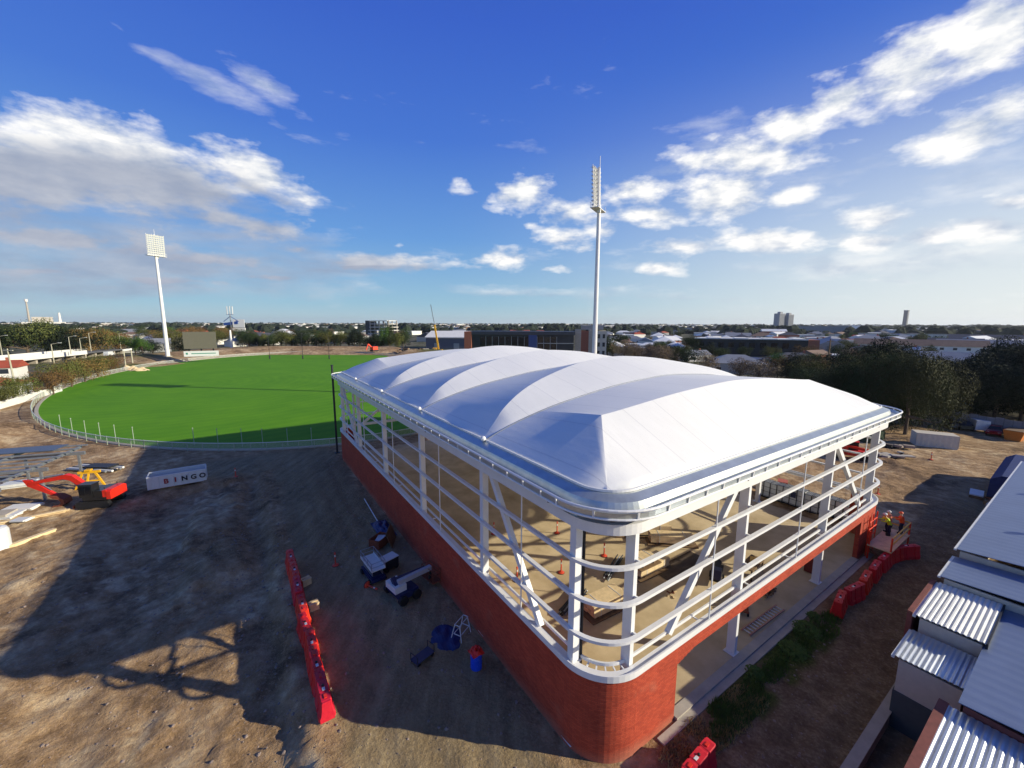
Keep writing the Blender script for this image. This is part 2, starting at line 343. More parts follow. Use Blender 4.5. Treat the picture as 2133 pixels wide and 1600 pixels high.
def ground_sheet():
    xs = axis(-62, 58, .32, 9500); ys = [-3000, -1000, -300, -120, -60, -30, -15, -6] + [v for v in axis(0, 60, .32, 9500) if v >= 0]
    nx = len(xs); V = []; F = []; col = []
    for y in ys:
        for x in xs:
            V.append((x, y, height(x, y)))
            t, s = to_st(x, y); d = math.hypot(x, y); rr = oval_r(x, y)
            n = fbm2(x, y, .16, 4) * .5 + fbm2(x, y, .9, 3) * .35
            sub = sstep(100, 118, t + n * 6) if t > 0 else 0
            sub = max(sub, sstep(300, 330, d)); sub = max(sub, sstep(-56, -60, t + n * 2) if s > 20 else 0)
            sub = min(1, max(sub, sstep(1.46, 1.56, rr) if y > 120 else 0))
            grass = 0
            if rr > 1.05 and y > 150: grass = sstep(.05, .5, fbm2(x, y, .035, 3) + .05) * (1 - sub)
            if s < 0 and -4 < s < 1 and 0 < t < 26: grass = sstep(.0, .35, fbm2(x, y, .33, 3) + .25) * box01(s, -2.1, -.5, .5) * box01(t, 3, 16, 3)
            track = box01(t + n, -7.6, -1.0, .8) * box01(s, -20, 52, 6)
            track = max(track, box01(s + n * .7, -5.4, -1.6, .7) * box01(t, -5, 50, 8))
            track = max(track, box01(t + s * .15 + n * 3, -11, 1, 2) * box01(s, 48, 54, 2))
            lane = box01(s + n * .5, -5.6, -.9, .5) * box01(t + n, -4, 44, 6)  # where the lane's colour is darkened for the shade beside the sheds
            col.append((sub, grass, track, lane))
    ny = len(ys)
    for j in range(ny - 1):
        for i in range(nx - 1):
            k = j * nx + i; F.append((k, k + 1, k + 1 + nx, k + nx))
    me = bpy.data.meshes.new('ground'); me.from_pydata(V, [], F)
    ca = me.color_attributes.new('zone', 'FLOAT_COLOR', 'POINT')
    ca.data.foreach_set('color', [c for q in col for c in q])
    me.polygons.foreach_set('use_smooth', [True] * len(me.polygons)); me.update()
    m = bpy.data.materials.new('earth'); m.use_nodes = True; t = m.node_tree; b = t.nodes['Principled BSDF']
    b.inputs['Roughness'].default_value = .95; b.inputs['Specular IOR Level'].default_value = .15
    tc = N(t, 'ShaderNodeTexCoord'); P = tc.outputs['Object']
    def nz(sc, det=6, r=.6, st=(1, 1, 1)):
        mp = N(t, 'ShaderNodeMapping'); L(t, P, mp.inputs[0]); mp.inputs['Scale'].default_value = st; mp.inputs['Rotation'].default_value = (0, 0, TH)
        n = N(t, 'ShaderNodeTexNoise'); n.inputs['Scale'].default_value = sc; n.inputs['Detail'].default_value = det; n.inputs['Roughness'].default_value = r
        L(t, mp.outputs[0], n.inputs['Vector']); return n.outputs[0]
    def ramp(f, stops):
        r = N(t, 'ShaderNodeValToRGB'); L(t, f, r.inputs[0]); e = r.color_ramp.elements
        e[0].position, e[0].color = stops[0][0], (*stops[0][1], 1); e[1].position, e[1].color = stops[-1][0], (*stops[-1][1], 1)
        for p, c in stops[1:-1]:
            q = e.new(p); q.color = (*c, 1)
        return r.outputs[0]
    def mix(f, a, bb):
        q = N(t, 'ShaderNodeMix', data_type='RGBA'); L(t, f, q.inputs[0]); L(t, a, q.inputs[6]); L(t, bb, q.inputs[7]); return q.outputs[2]
    big = nz(.11, 8, .62); mid = nz(.9, 8, .66); fine = nz(7, 6, .7); streak = nz(.5, 6, .6, (3.0, .35, 1))
    dirt = ramp(M(t, 'MULTIPLY_ADD', mid, .55, M(t, 'MULTIPLY', big, .5)), [(.36, sr(98, 78, 54)), (.47, sr(144, 116, 82)), (.55, sr(170, 141, 104)), (.64, sr(206, 182, 142))])
    pale = ramp(fine, [(.38, sr(104, 84, 66)), (.62, sr(184, 154, 124))])
    dirt = mix(M(t, 'MULTIPLY', M(t, 'GREATER_THAN', fine, .56), .5), dirt, pale)
    trk = ramp(M(t, 'MULTIPLY_ADD', streak, .6, M(t, 'MULTIPLY', fine, .4)), [(.35, sr(112, 98, 72)), (.5, sr(140, 125, 94)), (.65, sr(170, 154, 118))])
    gr = ramp(fine, [(.3, sr(42, 54, 20)), (.7, sr(96, 110, 46))])
    subc = ramp(nz(.045, 8, .7), [(.36, sr(44, 52, 30)), (.47, sr(80, 82, 56)), (.53, sr(110, 104, 92)), (.62, sr(78, 84, 50))])
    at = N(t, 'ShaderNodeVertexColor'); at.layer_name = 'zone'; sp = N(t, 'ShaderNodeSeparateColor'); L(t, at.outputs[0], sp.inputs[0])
    dampf = M(t, 'MULTIPLY', M(t, 'SUBTRACT', .47, M(t, 'MULTIPLY_ADD', nz(.17, 9, .66, (1, .6, 1)), .8, M(t, 'MULTIPLY', mid, .2))), 9.0, clamp=True)
    damp = N(t, 'ShaderNodeRGB'); damp.outputs[0].default_value = (*sr(78, 60, 46), 1)
    dirt = mix(M(t, 'MULTIPLY', dampf, .75), dirt, damp.outputs[0])
    k = M(t, 'MULTIPLY', sp.outputs[2], .75); c = mix(k, dirt, trk)
    lane_shadec = ramp(M(t, 'MULTIPLY_ADD', mid, .5, M(t, 'MULTIPLY', fine, .5)), [(.38, sr(84, 69, 53)), (.5, sr(116, 98, 76)), (.62, sr(150, 132, 106))])  # lane earth with the sheds' shade deepened in its colour
    c = mix(M(t, 'MULTIPLY', at.outputs[1], .85), c, lane_shadec)
    c = mix(sp.outputs[0], c, subc)
    gk = M(t, 'MULTIPLY', M(t, 'ADD', sp.outputs[1], M(t, 'MULTIPLY', M(t, 'SUBTRACT', mid, .5), 1.5), clamp=True), sp.outputs[1], clamp=True)
    c = mix(gk, c, gr); L(t, c, b.inputs['Base Color'])
    bp = N(t, 'ShaderNodeBump'); bp.inputs['Strength'].default_value = .9; bp.inputs['Distance'].default_value = .16
    L(t, M(t, 'ADD', M(t, 'MULTIPLY', mid, 1.2), M(t, 'MULTIPLY', nz(3.2, 8, .72), .9)), bp.inputs['Height']); L(t, bp.outputs[0], b.inputs['Normal'])
    me.materials.append(m)
    o = bpy.data.objects.new('ground', me); C.objects.link(o); struct(o)
ground_sheet()
def turf_mat():
    m = bpy.data.materials.new('turf'); m.use_nodes = True; t = m.node_tree; b = t.nodes['Principled BSDF']
    b.inputs['Roughness'].default_value = .85; b.inputs['Specular IOR Level'].default_value = .2
    tc = N(t, 'ShaderNodeTexCoord'); P = tc.outputs['Object']
    mp = N(t, 'ShaderNodeMapping'); L(t, P, mp.inputs[0]); mp.inputs['Rotation'].default_value = (0, 0, -.35)
    w = N(t, 'ShaderNodeTexWave', wave_type='RINGS', rings_direction='Z'); w.inputs['Scale'].default_value = .11; w.inputs['Distortion'].default_value = 4.5; w.inputs['Detail'].default_value = 2
    mp2 = N(t, 'ShaderNodeMapping'); L(t, P, mp2.inputs[0]); mp2.inputs['Location'].default_value = (20, 30, 0); L(t, mp2.outputs[0], w.inputs['Vector'])
    n = N(t, 'ShaderNodeTexNoise'); n.inputs['Scale'].default_value = .09; n.inputs['Detail'].default_value = 12; n.inputs['Roughness'].default_value = .68; L(t, mp.outputs[0], n.inputs['Vector'])
    f = M(t, 'ADD', M(t, 'MULTIPLY', w.outputs[0], .1), M(t, 'MULTIPLY', n.outputs[0], .9))
    r = N(t, 'ShaderNodeValToRGB'); L(t, f, r.inputs[0]); e = r.color_ramp.elements
    e[0].position, e[0].color = .3, (*sr(74, 130, 2), 1); e[1].position, e[1].color = .8, (*sr(102, 154, 14), 1)
    L(t, r.outputs[0], b.inputs['Base Color']); return m
turf = turf_mat()
ov = MB(); ring = 160
vs = [(*OC, .0)]
for k in (.25, .5, .75, 1.0):
    for i in range(ring):
        x, y = oval_pt(2 * math.pi * i / ring); vs.append((OC[0] + (x - OC[0]) * k, OC[1] + (y - OC[1]) * k, 0.02))
vs[0] = (*OC, .02)
fs = [(0, 1 + i, 1 + (i + 1) % ring) for i in range(ring)]
for k in range(3):
    for i in range(ring): fs.append((1 + k*ring + i, 1 + (k+1)*ring + i, 1 + (k+1)*ring + (i+1) % ring, 1 + k*ring + (i+1) % ring))
ov.add([Vector(v) - Vector((*OC, 0)) for v in vs], fs)
struct(ov.build('playing_field', turf, loc=(*OC, 0)))
kb = MB()
def ringstrip(mb, o0, o1, z0, z1, n=200):
    vs = []; fs = []
    for i in range(n):
        w = 2 * math.pi * i / n
        a = oval_pt(w, o0); b = oval_pt(w, o1)
        vs += [(*a, z0), (*a, z1), (*b, z1), (*b, z0)]
    for i in range(n):
        k, q = i * 4, ((i + 1) % n) * 4
        for j in range(3): fs.append((k + j, k + j + 1, q + j + 1, q + j))
    mb.add(vs, fs)
ringstrip(kb, .0, .55, -.1, .14)
struct(kb.build('field_kerb', concrete))
# ------------------------------------------------------------------ the hall (frame: x = t along the right side, y = s along the left side)
LX, LY, RC = 32.95, 48.73, 2.115
hall = thing('training_hall', 'open sided sports hall with white fabric roof, white rails and red brick base', 'sports hall', (CX, CY, 0), TH)
def outline(off, n=14):
    r = max(RC + off, .05); x0, x1, y0, y1 = -off, LX + off, -off, LY + off
    P = []
    for cx, cy, a in ((x0 + r, y0 + r, math.pi), (x1 - r, y0 + r, 1.5 * math.pi), (x1 - r, y1 - r, 0), (x0 + r, y1 - r, .5 * math.pi)):
        for i in range(n + 1):
            w = a + .5 * math.pi * i / n; P.append((cx + r * math.cos(w), cy + r * math.sin(w)))
    # extra points on the straights so quads stay short
    Q = []
    for i, p in enumerate(P):
        q = P[(i + 1) % len(P)]; Q.append(p); d = math.hypot(q[0]-p[0], q[1]-p[1])
        if i % (n + 1) == n:
            k = 12
            for j in range(1, k): Q.append((p[0] + (q[0]-p[0]) * j / k, p[1] + (q[1]-p[1]) * j / k))
    return Q
BASE = outline(0); ARC = [0]
for i in range(len(BASE)): 
    p, q = BASE[i], BASE[(i+1) % len(BASE)]; ARC.append(ARC[-1] + math.hypot(q[0]-p[0], q[1]-p[1]))
def sweep(mb, prof, closed=True, keep=None):  # prof: closed polygon of (off, z); keep(i) chooses segments
    rings = [outline(o) for o, z in prof]; n = len(BASE); k = len(prof); vs = []
    for i in range(n): vs += [(rings[j][i][0], rings[j][i][1], prof[j][1]) for j in range(k)]
    fs = []; uv = []; pl = [0]
    for j in range(k): a, b = prof[j], prof[(j+1) % k]; pl.append(pl[-1] + math.hypot(a[0]-b[0], a[1]-b[1]))
    for i in range(n):
        if keep and not keep(i): continue
        i2 = (i + 1) % n
        for j in range(k if closed else k - 1):
            j2 = (j + 1) % k
            fs.append((i*k+j, i2*k+j, i2*k+j2, i*k+j2))
            va, vb = (prof[j][1], prof[j2][1]) if abs(prof[j][1]-prof[j2][1]) > .01 else (pl[j], pl[j+1])
            uv.append([(ARC[i], va), (ARC[i+1], va), (ARC[i+1], vb), (ARC[i], vb)])
        for e, ok in ((i, keep and not keep(i - 1 if i else n - 1)), (i2, keep and not keep(i2))):
            if ok and closed: fs.append(tuple(e*k+j for j in range(k))); uv.append([(prof[j][0], prof[j][1]) for j in range(k)])
    mb.add(vs, fs, uv); return mb
def tubering(mb, off, z, r, n=8):
    return sweep(mb, [(off + r * math.cos(2*math.pi*i/n), z + r * math.sin(2*math.pi*i/n)) for i in range(n)])
def brick_mat():
    m = bpy.data.materials.new('red_brick'); m.use_nodes = True; t = m.node_tree; b = t.nodes['Principled BSDF']
    b.inputs['Roughness'].default_value = .82; b.inputs['Specular IOR Level'].default_value = .3
    uv = N(t, 'ShaderNodeUVMap')
    br = N(t, 'ShaderNodeTexBrick'); L(t, uv.outputs[0], br.inputs['Vector'])
    br.inputs['Scale'].default_value = 1.0; br.inputs['Brick Width'].default_value = .24; br.inputs['Row Height'].default_value = .086
    br.inputs['Mortar Size'].default_value = .006; br.inputs['Mortar Smooth'].default_value = .2; br.inputs['Bias'].default_value = -.2
    br.inputs['Color1'].default_value = (*sr(186, 84, 62), 1); br.inputs['Color2'].default_value = (*sr(160, 66, 50), 1); br.inputs['Mortar'].default_value = (*sr(126, 62, 50), 1)
    n = N(t, 'ShaderNodeTexNoise'); n.inputs['Scale'].default_value = .8; n.inputs['Detail'].default_value = 6; L(t, uv.outputs[0], n.inputs['Vector'])
    hs = N(t, 'ShaderNodeHueSaturation'); L(t, br.outputs['Color'], hs.inputs['Color']); hs.inputs['Saturation'].default_value = 1.03
    L(t, M(t, 'MULTIPLY_ADD', n.outputs[0], .7, .62), hs.inputs['Value'])
    sp = N(t, 'ShaderNodeSeparateXYZ'); L(t, uv.outputs[0], sp.inputs[0])          # mortar dust and splash near the ground, lime bloom in places
    n2 = N(t, 'ShaderNodeTexNoise'); n2.inputs['Scale'].default_value = .55; n2.inputs['Detail'].default_value = 8; L(t, uv.outputs[0], n2.inputs['Vector'])
    dust = M(t, 'MULTIPLY', M(t, 'SUBTRACT', M(t, 'MULTIPLY_ADD', n2.outputs[0], 1.6, -.15), M(t, 'MULTIPLY', sp.outputs[1], 1.1)), .9, clamp=True)
    bloom = M(t, 'MULTIPLY', M(t, 'SUBTRACT', n2.outputs[0], .6), 2.2, clamp=True)
    dm = N(t, 'ShaderNodeMix', data_type='RGBA'); L(t, M(t, 'MAXIMUM', M(t, 'MULTIPLY', dust, .7), bloom), dm.inputs[0]); L(t, hs.outputs[0], dm.inputs[6]); dm.inputs[7].default_value = (*sr(172, 128, 104), 1)
    L(t, dm.outputs[2], b.inputs['Base Color'])
    bp = N(t, 'ShaderNodeBump'); bp.inputs['Strength'].default_value = .5; bp.inputs['Distance'].default_value = .01; bp.invert = True
    L(t, br.outputs['Fac'], bp.inputs['Height']); L(t, bp.outputs[0], b.inputs['Normal']); return m
brick = brick_mat()
LZ = 3.8                                      # top of the brickwork
def cut(x, y, nx=4.9): return x
# brickwork: full-height where the photograph shows walls, a lintel band elsewhere
def seg_mid(i):
    p, q = BASE[i], BASE[(i+1) % len(BASE)]; return (p[0]+q[0])/2, (p[1]+q[1])/2
def is_left(i): x, y = seg_mid(i); return x < 2.12 and not (y > LY - .5 and x > 2.1)
wl = MB(); sweep(wl, [(-.32, -.3), (-.03, -.3), (-.03, LZ), (-.32, LZ)], keep=is_left)
def wallbox(mb, x0, x1, y0, y1, z0, z1, us):
    c = [(x0,y0),(x1,y0),(x1,y1),(x0,y1)]
    vs = [(x, y, z) for z in (z0, z1) for x, y in c]; fs = []; uv = []
    for i in range(4):
        j = (i+1) % 4; d = math.hypot(c[j][0]-c[i][0], c[j][1]-c[i][1]); fs.append((i, j, 4+j, 4+i)); uv.append([(us,z0),(us+d,z0),(us+d,z1),(us,z1)])
    fs += [(3,2,1,0),(4,5,6,7)]; uv += [[(0,0),(1,0),(1,1),(0,1)]]*2
    mb.add(vs, fs, uv)
wallbox(wl, RC + .003, 4.9, .03, .32, -.3, LZ, 3)
for k in range(5): wallbox(wl, 4.903 + .24*k, 4.9 + .24*(k+1), .033, .317, 3.1 - .26 + .0521*k, LZ - .003, 3)
wl.build('brick_wall', brick, hall)
bn = MB()
wallbox(bn, 6.103, LX - 5.0, .03, .32, 3.1, LZ, 0)
bn.build('brick_lintel', brick, hall)
def is_rc(i): x, y = seg_mid(i); return x > LX - 2.1 and y < 2.1
def is_rc2(i): x, y = seg_mid(i); return x > LX - 2.1 and y > LY - 2.1
pr_ = MB(); sweep(pr_, [(-.32, -.3), (-.03, -.3), (-.03, LZ), (-.32, LZ)], keep=is_rc); wallbox(pr_, LX - 4.99, LX - RC - .003, .03, .32, -.3, LZ, 0)
pr_.build('brick_pier', brick, hall)
# ledge
lg = MB(); sweep(lg, [(-.34, 3.806), (.04, 3.806), (.04, 4.0), (-.34, 4.0)]); sweep(lg, [(-.02, 4.002), (.045, 4.002), (.045, 4.1), (-.02, 4.1)])
lg.build('ledge', white, hall)
ir = MB(); sweep(ir, [(-.66, 4.0), (-.58, 4.0), (-.58, 4.14), (-.66, 4.14)])
for i in range(0, len(BASE), 2):
    a = outline(-.34)[i]; b = outline(-.6)[i]; ir.bar((*a, 3.95), (*b, 3.95), .06, .06)
ir.build('inner_kerb_rail', white, hall)
for z in (5.42, 7.05, 8.62):
    m_ = MB(); sweep(m_, [(-.2, z), (0, z), (0, z + .13), (-.2, z + .13)]); m_.build('rail', white, hall)
bm_ = MB(); sweep(bm_, [(-.42, 10.08), (0, 10.08), (0, 10.52), (-.42, 10.52)]); bm_.build('top_beam', white, hall)
COLS = [(.33, s) for s in (1.95, 9.4, 18.6, 28.0, 37.7, 46.1)] + [(t, .6) for t in (2.1, 10.9, 22.0, 30.9)] + \
       [(LX - .6, s) for s in (9.4, 18.6, 28.0, 37.7, 46.1)] + [(t, LY - .6) for t in (2.1, 11.5, 21.5, 30.9)]
for i, (x, y) in enumerate(COLS):
    side = i < 6 or 10 <= i < 15
    w, d = (.34, .36) if side else (.22, .46)
    c_ = MB(); ww, dd = (w, d)
    z1 = 10.9
    c_.bb(x - ww/2 if not side else x - .18, x + ww/2 if not side else x + .18, y - dd/2 if not side else y - .17, y + dd/2 if not side else y + .17, 0, z1)
    c_.box((x, y, .13), (.6, .6, .03)); 
    for z in (5.45, 7.08, 8.65):              # cleats that carry the rails
        if side: c_.bb(.2 if x < 5 else LX-.5, x - .15 if x < 5 else LX - .2, y - .04, y + .04, z - .03, z + .1) if x < 5 else None
        else: c_.bb(x - .04, x + .04, .2, y - .2, z - .03, z + .1) if y < 5 else None
    c_.build('column', white, hall)
for x, y in [(.06, s) for s in (5.4, 14.9, 24.7, 34.5, 42.6)] + [(t, .06) for t in (7.3, 16.6, 26.8)] + [(LX - .06, s) for s in (14, 24, 34, 43)] + [(t, LY - .06) for t in (7, 16.5, 26)]:
    m_ = MB(); m_.tube((x + (-.0), y, 4.0), (x, y, 10.1), .035, 6); m_.build('hanger_rod', white, hall)
BR = [((.35, 8.6, 10.0), (.35, 4.2, 4.0)), ((10.0, .6, 10.0), (4.9, .6, 4.0)), ((22.8, .6, 10.0), (29.0, .6, 4.0)), ((.35, 45.6, 10), (.35, 39.2, 4.0)),
      ((LX-.6, 10.2, 10), (LX-.6, 17.8, 4)), ((LX-.6, 45.4, 10), (LX-.6, 38.6, 4)), ((10.8, LY-.6, 10), (3, LY-.6, 4)), ((22.2, LY-.6, 10), (30, LY-.6, 4))]
for a, b in BR:
    m_ = MB(); m_.bar(a, b, .3, .24, up=(1, 0, 0) if a[1] != b[1] else (0, 1, 0)); m_.build('brace', white, hall)
dp = MB(); dp.tube((.66, 1.86, .1), (.66, 1.86, 10.8), .075, 8); dp.build('downpipe', dsteel, hall)
# roof edge
gutter_m = mat('zinc_gutter', sr(186, 192, 190), .3, .6, var=.12, scale=1.5, bump=.08, bscale=3)
g_ = MB(); sweep(g_, [(-.62, 11.58), (-.42, 11.56), (-.02, 11.4), (.1, 11.12), (.5, 11.12), (.6, 11.26), (.6, 11.05), (.1, 11.0), (-.62, 11.3)]); g_.build('gutter', gutter_m, hall)
sf = MB(); sweep(sf, [(-.9, 10.6), (.3, 10.9), (.3, 10.98), (-.9, 10.9)]); sf.build('soffit_channel', dsteel, hall)
fr = MB(); tubering(fr, .67, 11.38, .055); tubering(fr, .62, 11.02, .045)
o1 = outline(.67); o2 = outline(.62)
per = ARC[-1]; step_ = 1.25; pos = 0.0
def along(off, d):
    Q = outline(off) if off not in OC_ else OC_[off]; OC_[off] = Q
    d %= per
    i = 0
    while ARC[i+1] < d: i += 1
    k = (d - ARC[i]) / max(ARC[i+1] - ARC[i], 1e-6); a, b = Q[i], Q[(i+1) % len(Q)]
    return a[0] + (b[0]-a[0])*k, a[1] + (b[1]-a[1])*k
OC_ = {}
while pos < per:
    a = along(.67, pos); b = along(.62, pos); fr.bar((*a, 11.36), (*b, 11.02), .08, .04); c2 = along(.2, pos); fr.bar((*b, 11.02), (*c2, 10.97), .05, .05); pos += step_
fr.build('fascia_rail', white, hall)
pos = .4; rr_ = random.Random(4)
while pos < per:                              # loose brackets and fixings under the gutter
    p = along(.42, pos); fb = MB(); fb.box((p[0], p[1], 10.95 + rr_.uniform(-.03, .05)), (.16 + rr_.random() * .3, .14, .1), rr_.random() * 3); fb.build('gutter_bracket', dsteel, hall); pos += rr_.uniform(1.2, 2.6)
# fabric roof
def prof(tab, t):
    u = t if t <= LX / 2 else LX - t
    for (a, za), (b, zb) in zip(tab, tab[1:]):
        if u <= b: return za + (zb - za) * max(0, (u - a)) / (b - a)
    return tab[-1][1]
def smooth_tab(tab, n=60):                    # Catmull-like smoothing by sampling and averaging
    xs = [tab[-1][0] * i / n for i in range(n + 1)]; z = []
    def f(x):
        for (a, za), (b, zb) in zip(tab, tab[1:]):
            if x <= b: return za + (zb - za) * (x - a) / (b - a)
        return tab[-1][1]
    z = [f(max(tab[0][0], x)) if x >= tab[0][0] else tab[0][1] for x in xs]
    for _ in range(30): z = [z[0]] + [(z[i-1] + z[i] * 2 + z[min(i+1, n)]) / 4 for i in range(1, n)] + [z[n-1]]
    return list(zip(xs, z))
VT = smooth_tab([(0, 11.35), (.5, 11.6), (1.6, 12.1), (5.4, 13.05), (10.9, 13.85), (16.5, 14.2)])
RTb = smooth_tab([(0, 11.3), (.5, 11.6), (1.6, 12.35), (3.2, 13.15), (5.2, 13.8), (7.3, 14.2), (12, 15.0), (16.5, 15.3)])
R0T = smooth_tab([(0, 13.4), (4.4, 13.45), (10.5, 14.05), (16.5, 14.35)])
NODES = [9.6, 19.1, 28.7, 38.7]
SE = .5
def roof_z(t, s):
    s_ = s if s <= LY / 2 else s
    far = s > NODES[3]
    if s < NODES[0] or far:
        q = s if not far else LY - s; node = NODES[0] if not far else LY - NODES[3]
        rid = 4.7; u = min(t, LX - t)
        zr = prof(R0T, t); 
        side = 11.6 + (u - SE) * .487 if u < 4.4 else 99
        if q <= rid:
            k = max(0, (q - SE) / (rid - SE)); front = 11.6 + (zr - 11.6) * (k)
            return max(11.6, min(front, side))
        k = (q - rid) / (node - rid); zv = prof(VT, t)
        a = min(zr, side); return a + (zv - a) * (k ** 1.08)
    for a, b in zip(NODES, NODES[1:]):
        if a <= s <= b:
            x = (t - LX/2) / (LX/2); off = (b - a) * .54 * (1 - x * x); zv = prof(VT, t); zr = prof(RTb, t) * 1.0
            e = max(.0, min(1, (min(t, LX - t) - SE) / 2.0)); zr = zv + (zr - zv) * e
            if off < .05: return zv
            if s - a < off: return zv + (zr - zv) * ((s - a) / off) ** .92
            # beyond the crest the cloth falls to the next valley
            return zr + (zv - zr) * ((s - a - off) / (b - a - off)) ** .95
    return 11.6
def roof():
    # grid whose rows follow the crests: in each bay, parameter k in 0..1 with the crest at k=.5
    ts = [SE + (LX - 2*SE) * (.5 - .5 * math.cos(math.pi * i / 72)) for i in range(73)]
    rows = []
    n1 = 8
    for q in range(n1 + 1): rows.append(('n', q / n1))            # near end 0.5 .. 4.7
    for q in range(1, 7): rows.append(('m', q / 6))               # 4.7 .. node0
    for bi in range(3):
        for q in range(1, 17): rows.append((bi, q / 16))
    for q in range(1, 7): rows.append(('p', q / 6))
    for q in range(1, n1 + 1): rows.append(('q', q / n1))
    V = []; F = []
    KH = 14
    def cols(s, q):
        h = SE + (q - SE) * (3.9 / 4.2) if q < 4.7 else 4.4
        left = [SE + (h - SE) * i / KH for i in range(KH + 1)]
        mid = [h + (LX - 2 * h) * i / 44 for i in range(1, 44)]
        return left + mid + [LX - v for v in left[::-1]]
    for r_, k in rows:
        q_ = SE + (4.7 - SE) * (k if r_ == 'n' else 1 - k) if r_ in ('n', 'q') else 9
        for t in cols(0, q_):
            if r_ == 'n': s = SE + (4.7 - SE) * k
            elif r_ == 'm': s = 4.7 + (NODES[0] - 4.7) * k
            elif r_ == 'p': s = NODES[3] + (LY - 4.7 - NODES[3]) * k
            elif r_ == 'q': s = LY - 4.7 + (4.7 - SE) * k
            else:
                a, b = NODES[r_], NODES[r_+1]; x = (t - LX/2)/(LX/2); off = max((b-a)*.54*(1-x*x), .02)
                s = a + off * k * 2 if k <= .5 else a + off + (b - a - off) * (k - .5) * 2
            z = roof_z(t, s)
            # round the corners in plan
            rc = 1.9; tt, ss = t, s
            cxx = SE + rc if t < SE + rc else (LX - SE - rc if t > LX - SE - rc else None)
            cyy = SE + rc if s < SE + rc else (LY - SE - rc if s > LY - SE - rc else None)
            if cxx is not None and cyy is not None:
                dx, dy = t - cxx, s - cyy; m_ = max(abs(dx), abs(dy)); d = math.hypot(dx, dy)
                if d > 1e-6: tt, ss = cxx + dx * m_ / d, cyy + dy * m_ / d
            V.append((tt, ss, z))
    nt_ = KH * 2 + 45
    for j in range(len(rows) - 1):
        for i in range(nt_ - 1): k = j*nt_ + i; F.append((k, k+1, k+1+nt_, k+nt_))
    me = bpy.data.meshes.new('fabric_roof'); me.from_pydata(V, [], F)
    m = bpy.data.materials.new('roof_membrane'); m.use_nodes = True; t = m.node_tree; b = t.nodes['Principled BSDF']
    b.inputs['Roughness'].default_value = .5; b.inputs['Specular IOR Level'].default_value = .35
    tc = N(t, 'ShaderNodeTexCoord'); sp = N(t, 'ShaderNodeSeparateXYZ'); L(t, tc.outputs['Object'], sp.inputs[0])
    n = N(t, 'ShaderNodeTexNoise'); n.inputs['Scale'].default_value = 1.1; n.inputs['Detail'].default_value = 9; n.inputs['Roughness'].default_value = .66
    mp = N(t, 'ShaderNodeMapping'); mp.inputs['Scale'].default_value = (2.2, .5, 1); L(t, tc.outputs['Object'], mp.inputs[0]); L(t, mp.outputs[0], n.inputs['Vector'])
    seam = M(t, 'LESS_THAN', M(t, 'ABSOLUTE', M(t, 'SUBTRACT', M(t, 'FRACT', M(t, 'MULTIPLY', sp.outputs[0], .42)), .5)), .012)
    r = N(t, 'ShaderNodeMix', data_type='RGBA'); L(t, n.outputs[0], r.inputs[0]); r.inputs[6].default_value = (*sr(236, 236, 229), 1); r.inputs[7].default_value = (*sr(251, 250, 244), 1)
    r2 = N(t, 'ShaderNodeMix', data_type='RGBA'); L(t, M(t, 'MULTIPLY', seam, .35), r2.inputs[0]); L(t, r.outputs[2], r2.inputs[6]); r2.inputs[7].default_value = (*sr(190, 190, 192), 1)
    L(t, r2.outputs[2], b.inputs['Base Color'])
    bp = N(t, 'ShaderNodeBump'); bp.inputs['Strength'].default_value = .25; bp.inputs['Distance'].default_value = .05; L(t, M(t, 'ADD', n.outputs[0], seam), bp.inputs['Height']); L(t, bp.outputs[0], b.inputs['Normal'])
    tr = N(t, 'ShaderNodeBsdfTranslucent'); tr.inputs[0].default_value = (.85, .82, .74, 1)
    ms = N(t, 'ShaderNodeMixShader'); ms.inputs[0].default_value = .1; L(t, b.outputs[0], ms.inputs[1]); L(t, tr.outputs[0], ms.inputs[2])
    L(t, ms.outputs[0], t.nodes['Material Output'].inputs[0])
    me.materials.append(m); me.update()
    me.polygons.foreach_set('use_smooth', [True] * len(me.polygons))
    # sharp creases at the crests and valleys
    crest = {8, 14, 14+8, 30, 30+8, 46, 46+8, 62, 68}
    me.edges.foreach_get
    for e in me.edges:
        a, b_ = e.vertices
        if a // nt_ == b_ // nt_ and (a // nt_) in crest: e.use_edge_sharp = True
        if a % nt_ == b_ % nt_ and (a % nt_) in (KH, nt_ - 1 - KH) and (max(a, b_) // nt_ <= 14 or min(a, b_) // nt_ >= 62): e.use_edge_sharp = True
    o = bpy.data.objects.new('fabric_roof', me); C.objects.link(o); o.parent = hall
    sol = o.modifiers.new('thick', 'SOLIDIFY'); sol.thickness = .03; sol.offset = -1
roof()
# clamped edge strips, cable strips and corner nodes
es = MB(); sweep(es, [(-.56, 11.58), (-.5, 11.58), (-.5, 11.68), (-.56, 11.68)]); es.build('membrane_edge_clamp', white, hall)
for s in NODES:
    m_ = MB(); pts = [(SE + (LX - 2*SE) * i / 40) for i in range(41)]
    for a, b in zip(pts, pts[1:]): m_.bar((a, s, roof_z(a, s) + .03), (b, s, roof_z(b, s) + .03), .05, .03)
    m_.build('valley_cable', steel, hall)
    m_ = MB(); m_.ball((.42, s, 11.72), .15, 10); m_.build('cable_node', white, hall); m_ = MB(); m_.ball((LX - .42, s, 11.72), .15, 10); m_.build('cable_node', white, hall)
    m_ = MB()
    for a, b in zip(pts, pts[1:]): m_.tube((a, s, roof_z(a, s) - .5), (b, s, roof_z(b, s) - .5), .12, 6)
    m_.build('roof_arch', white, hall)
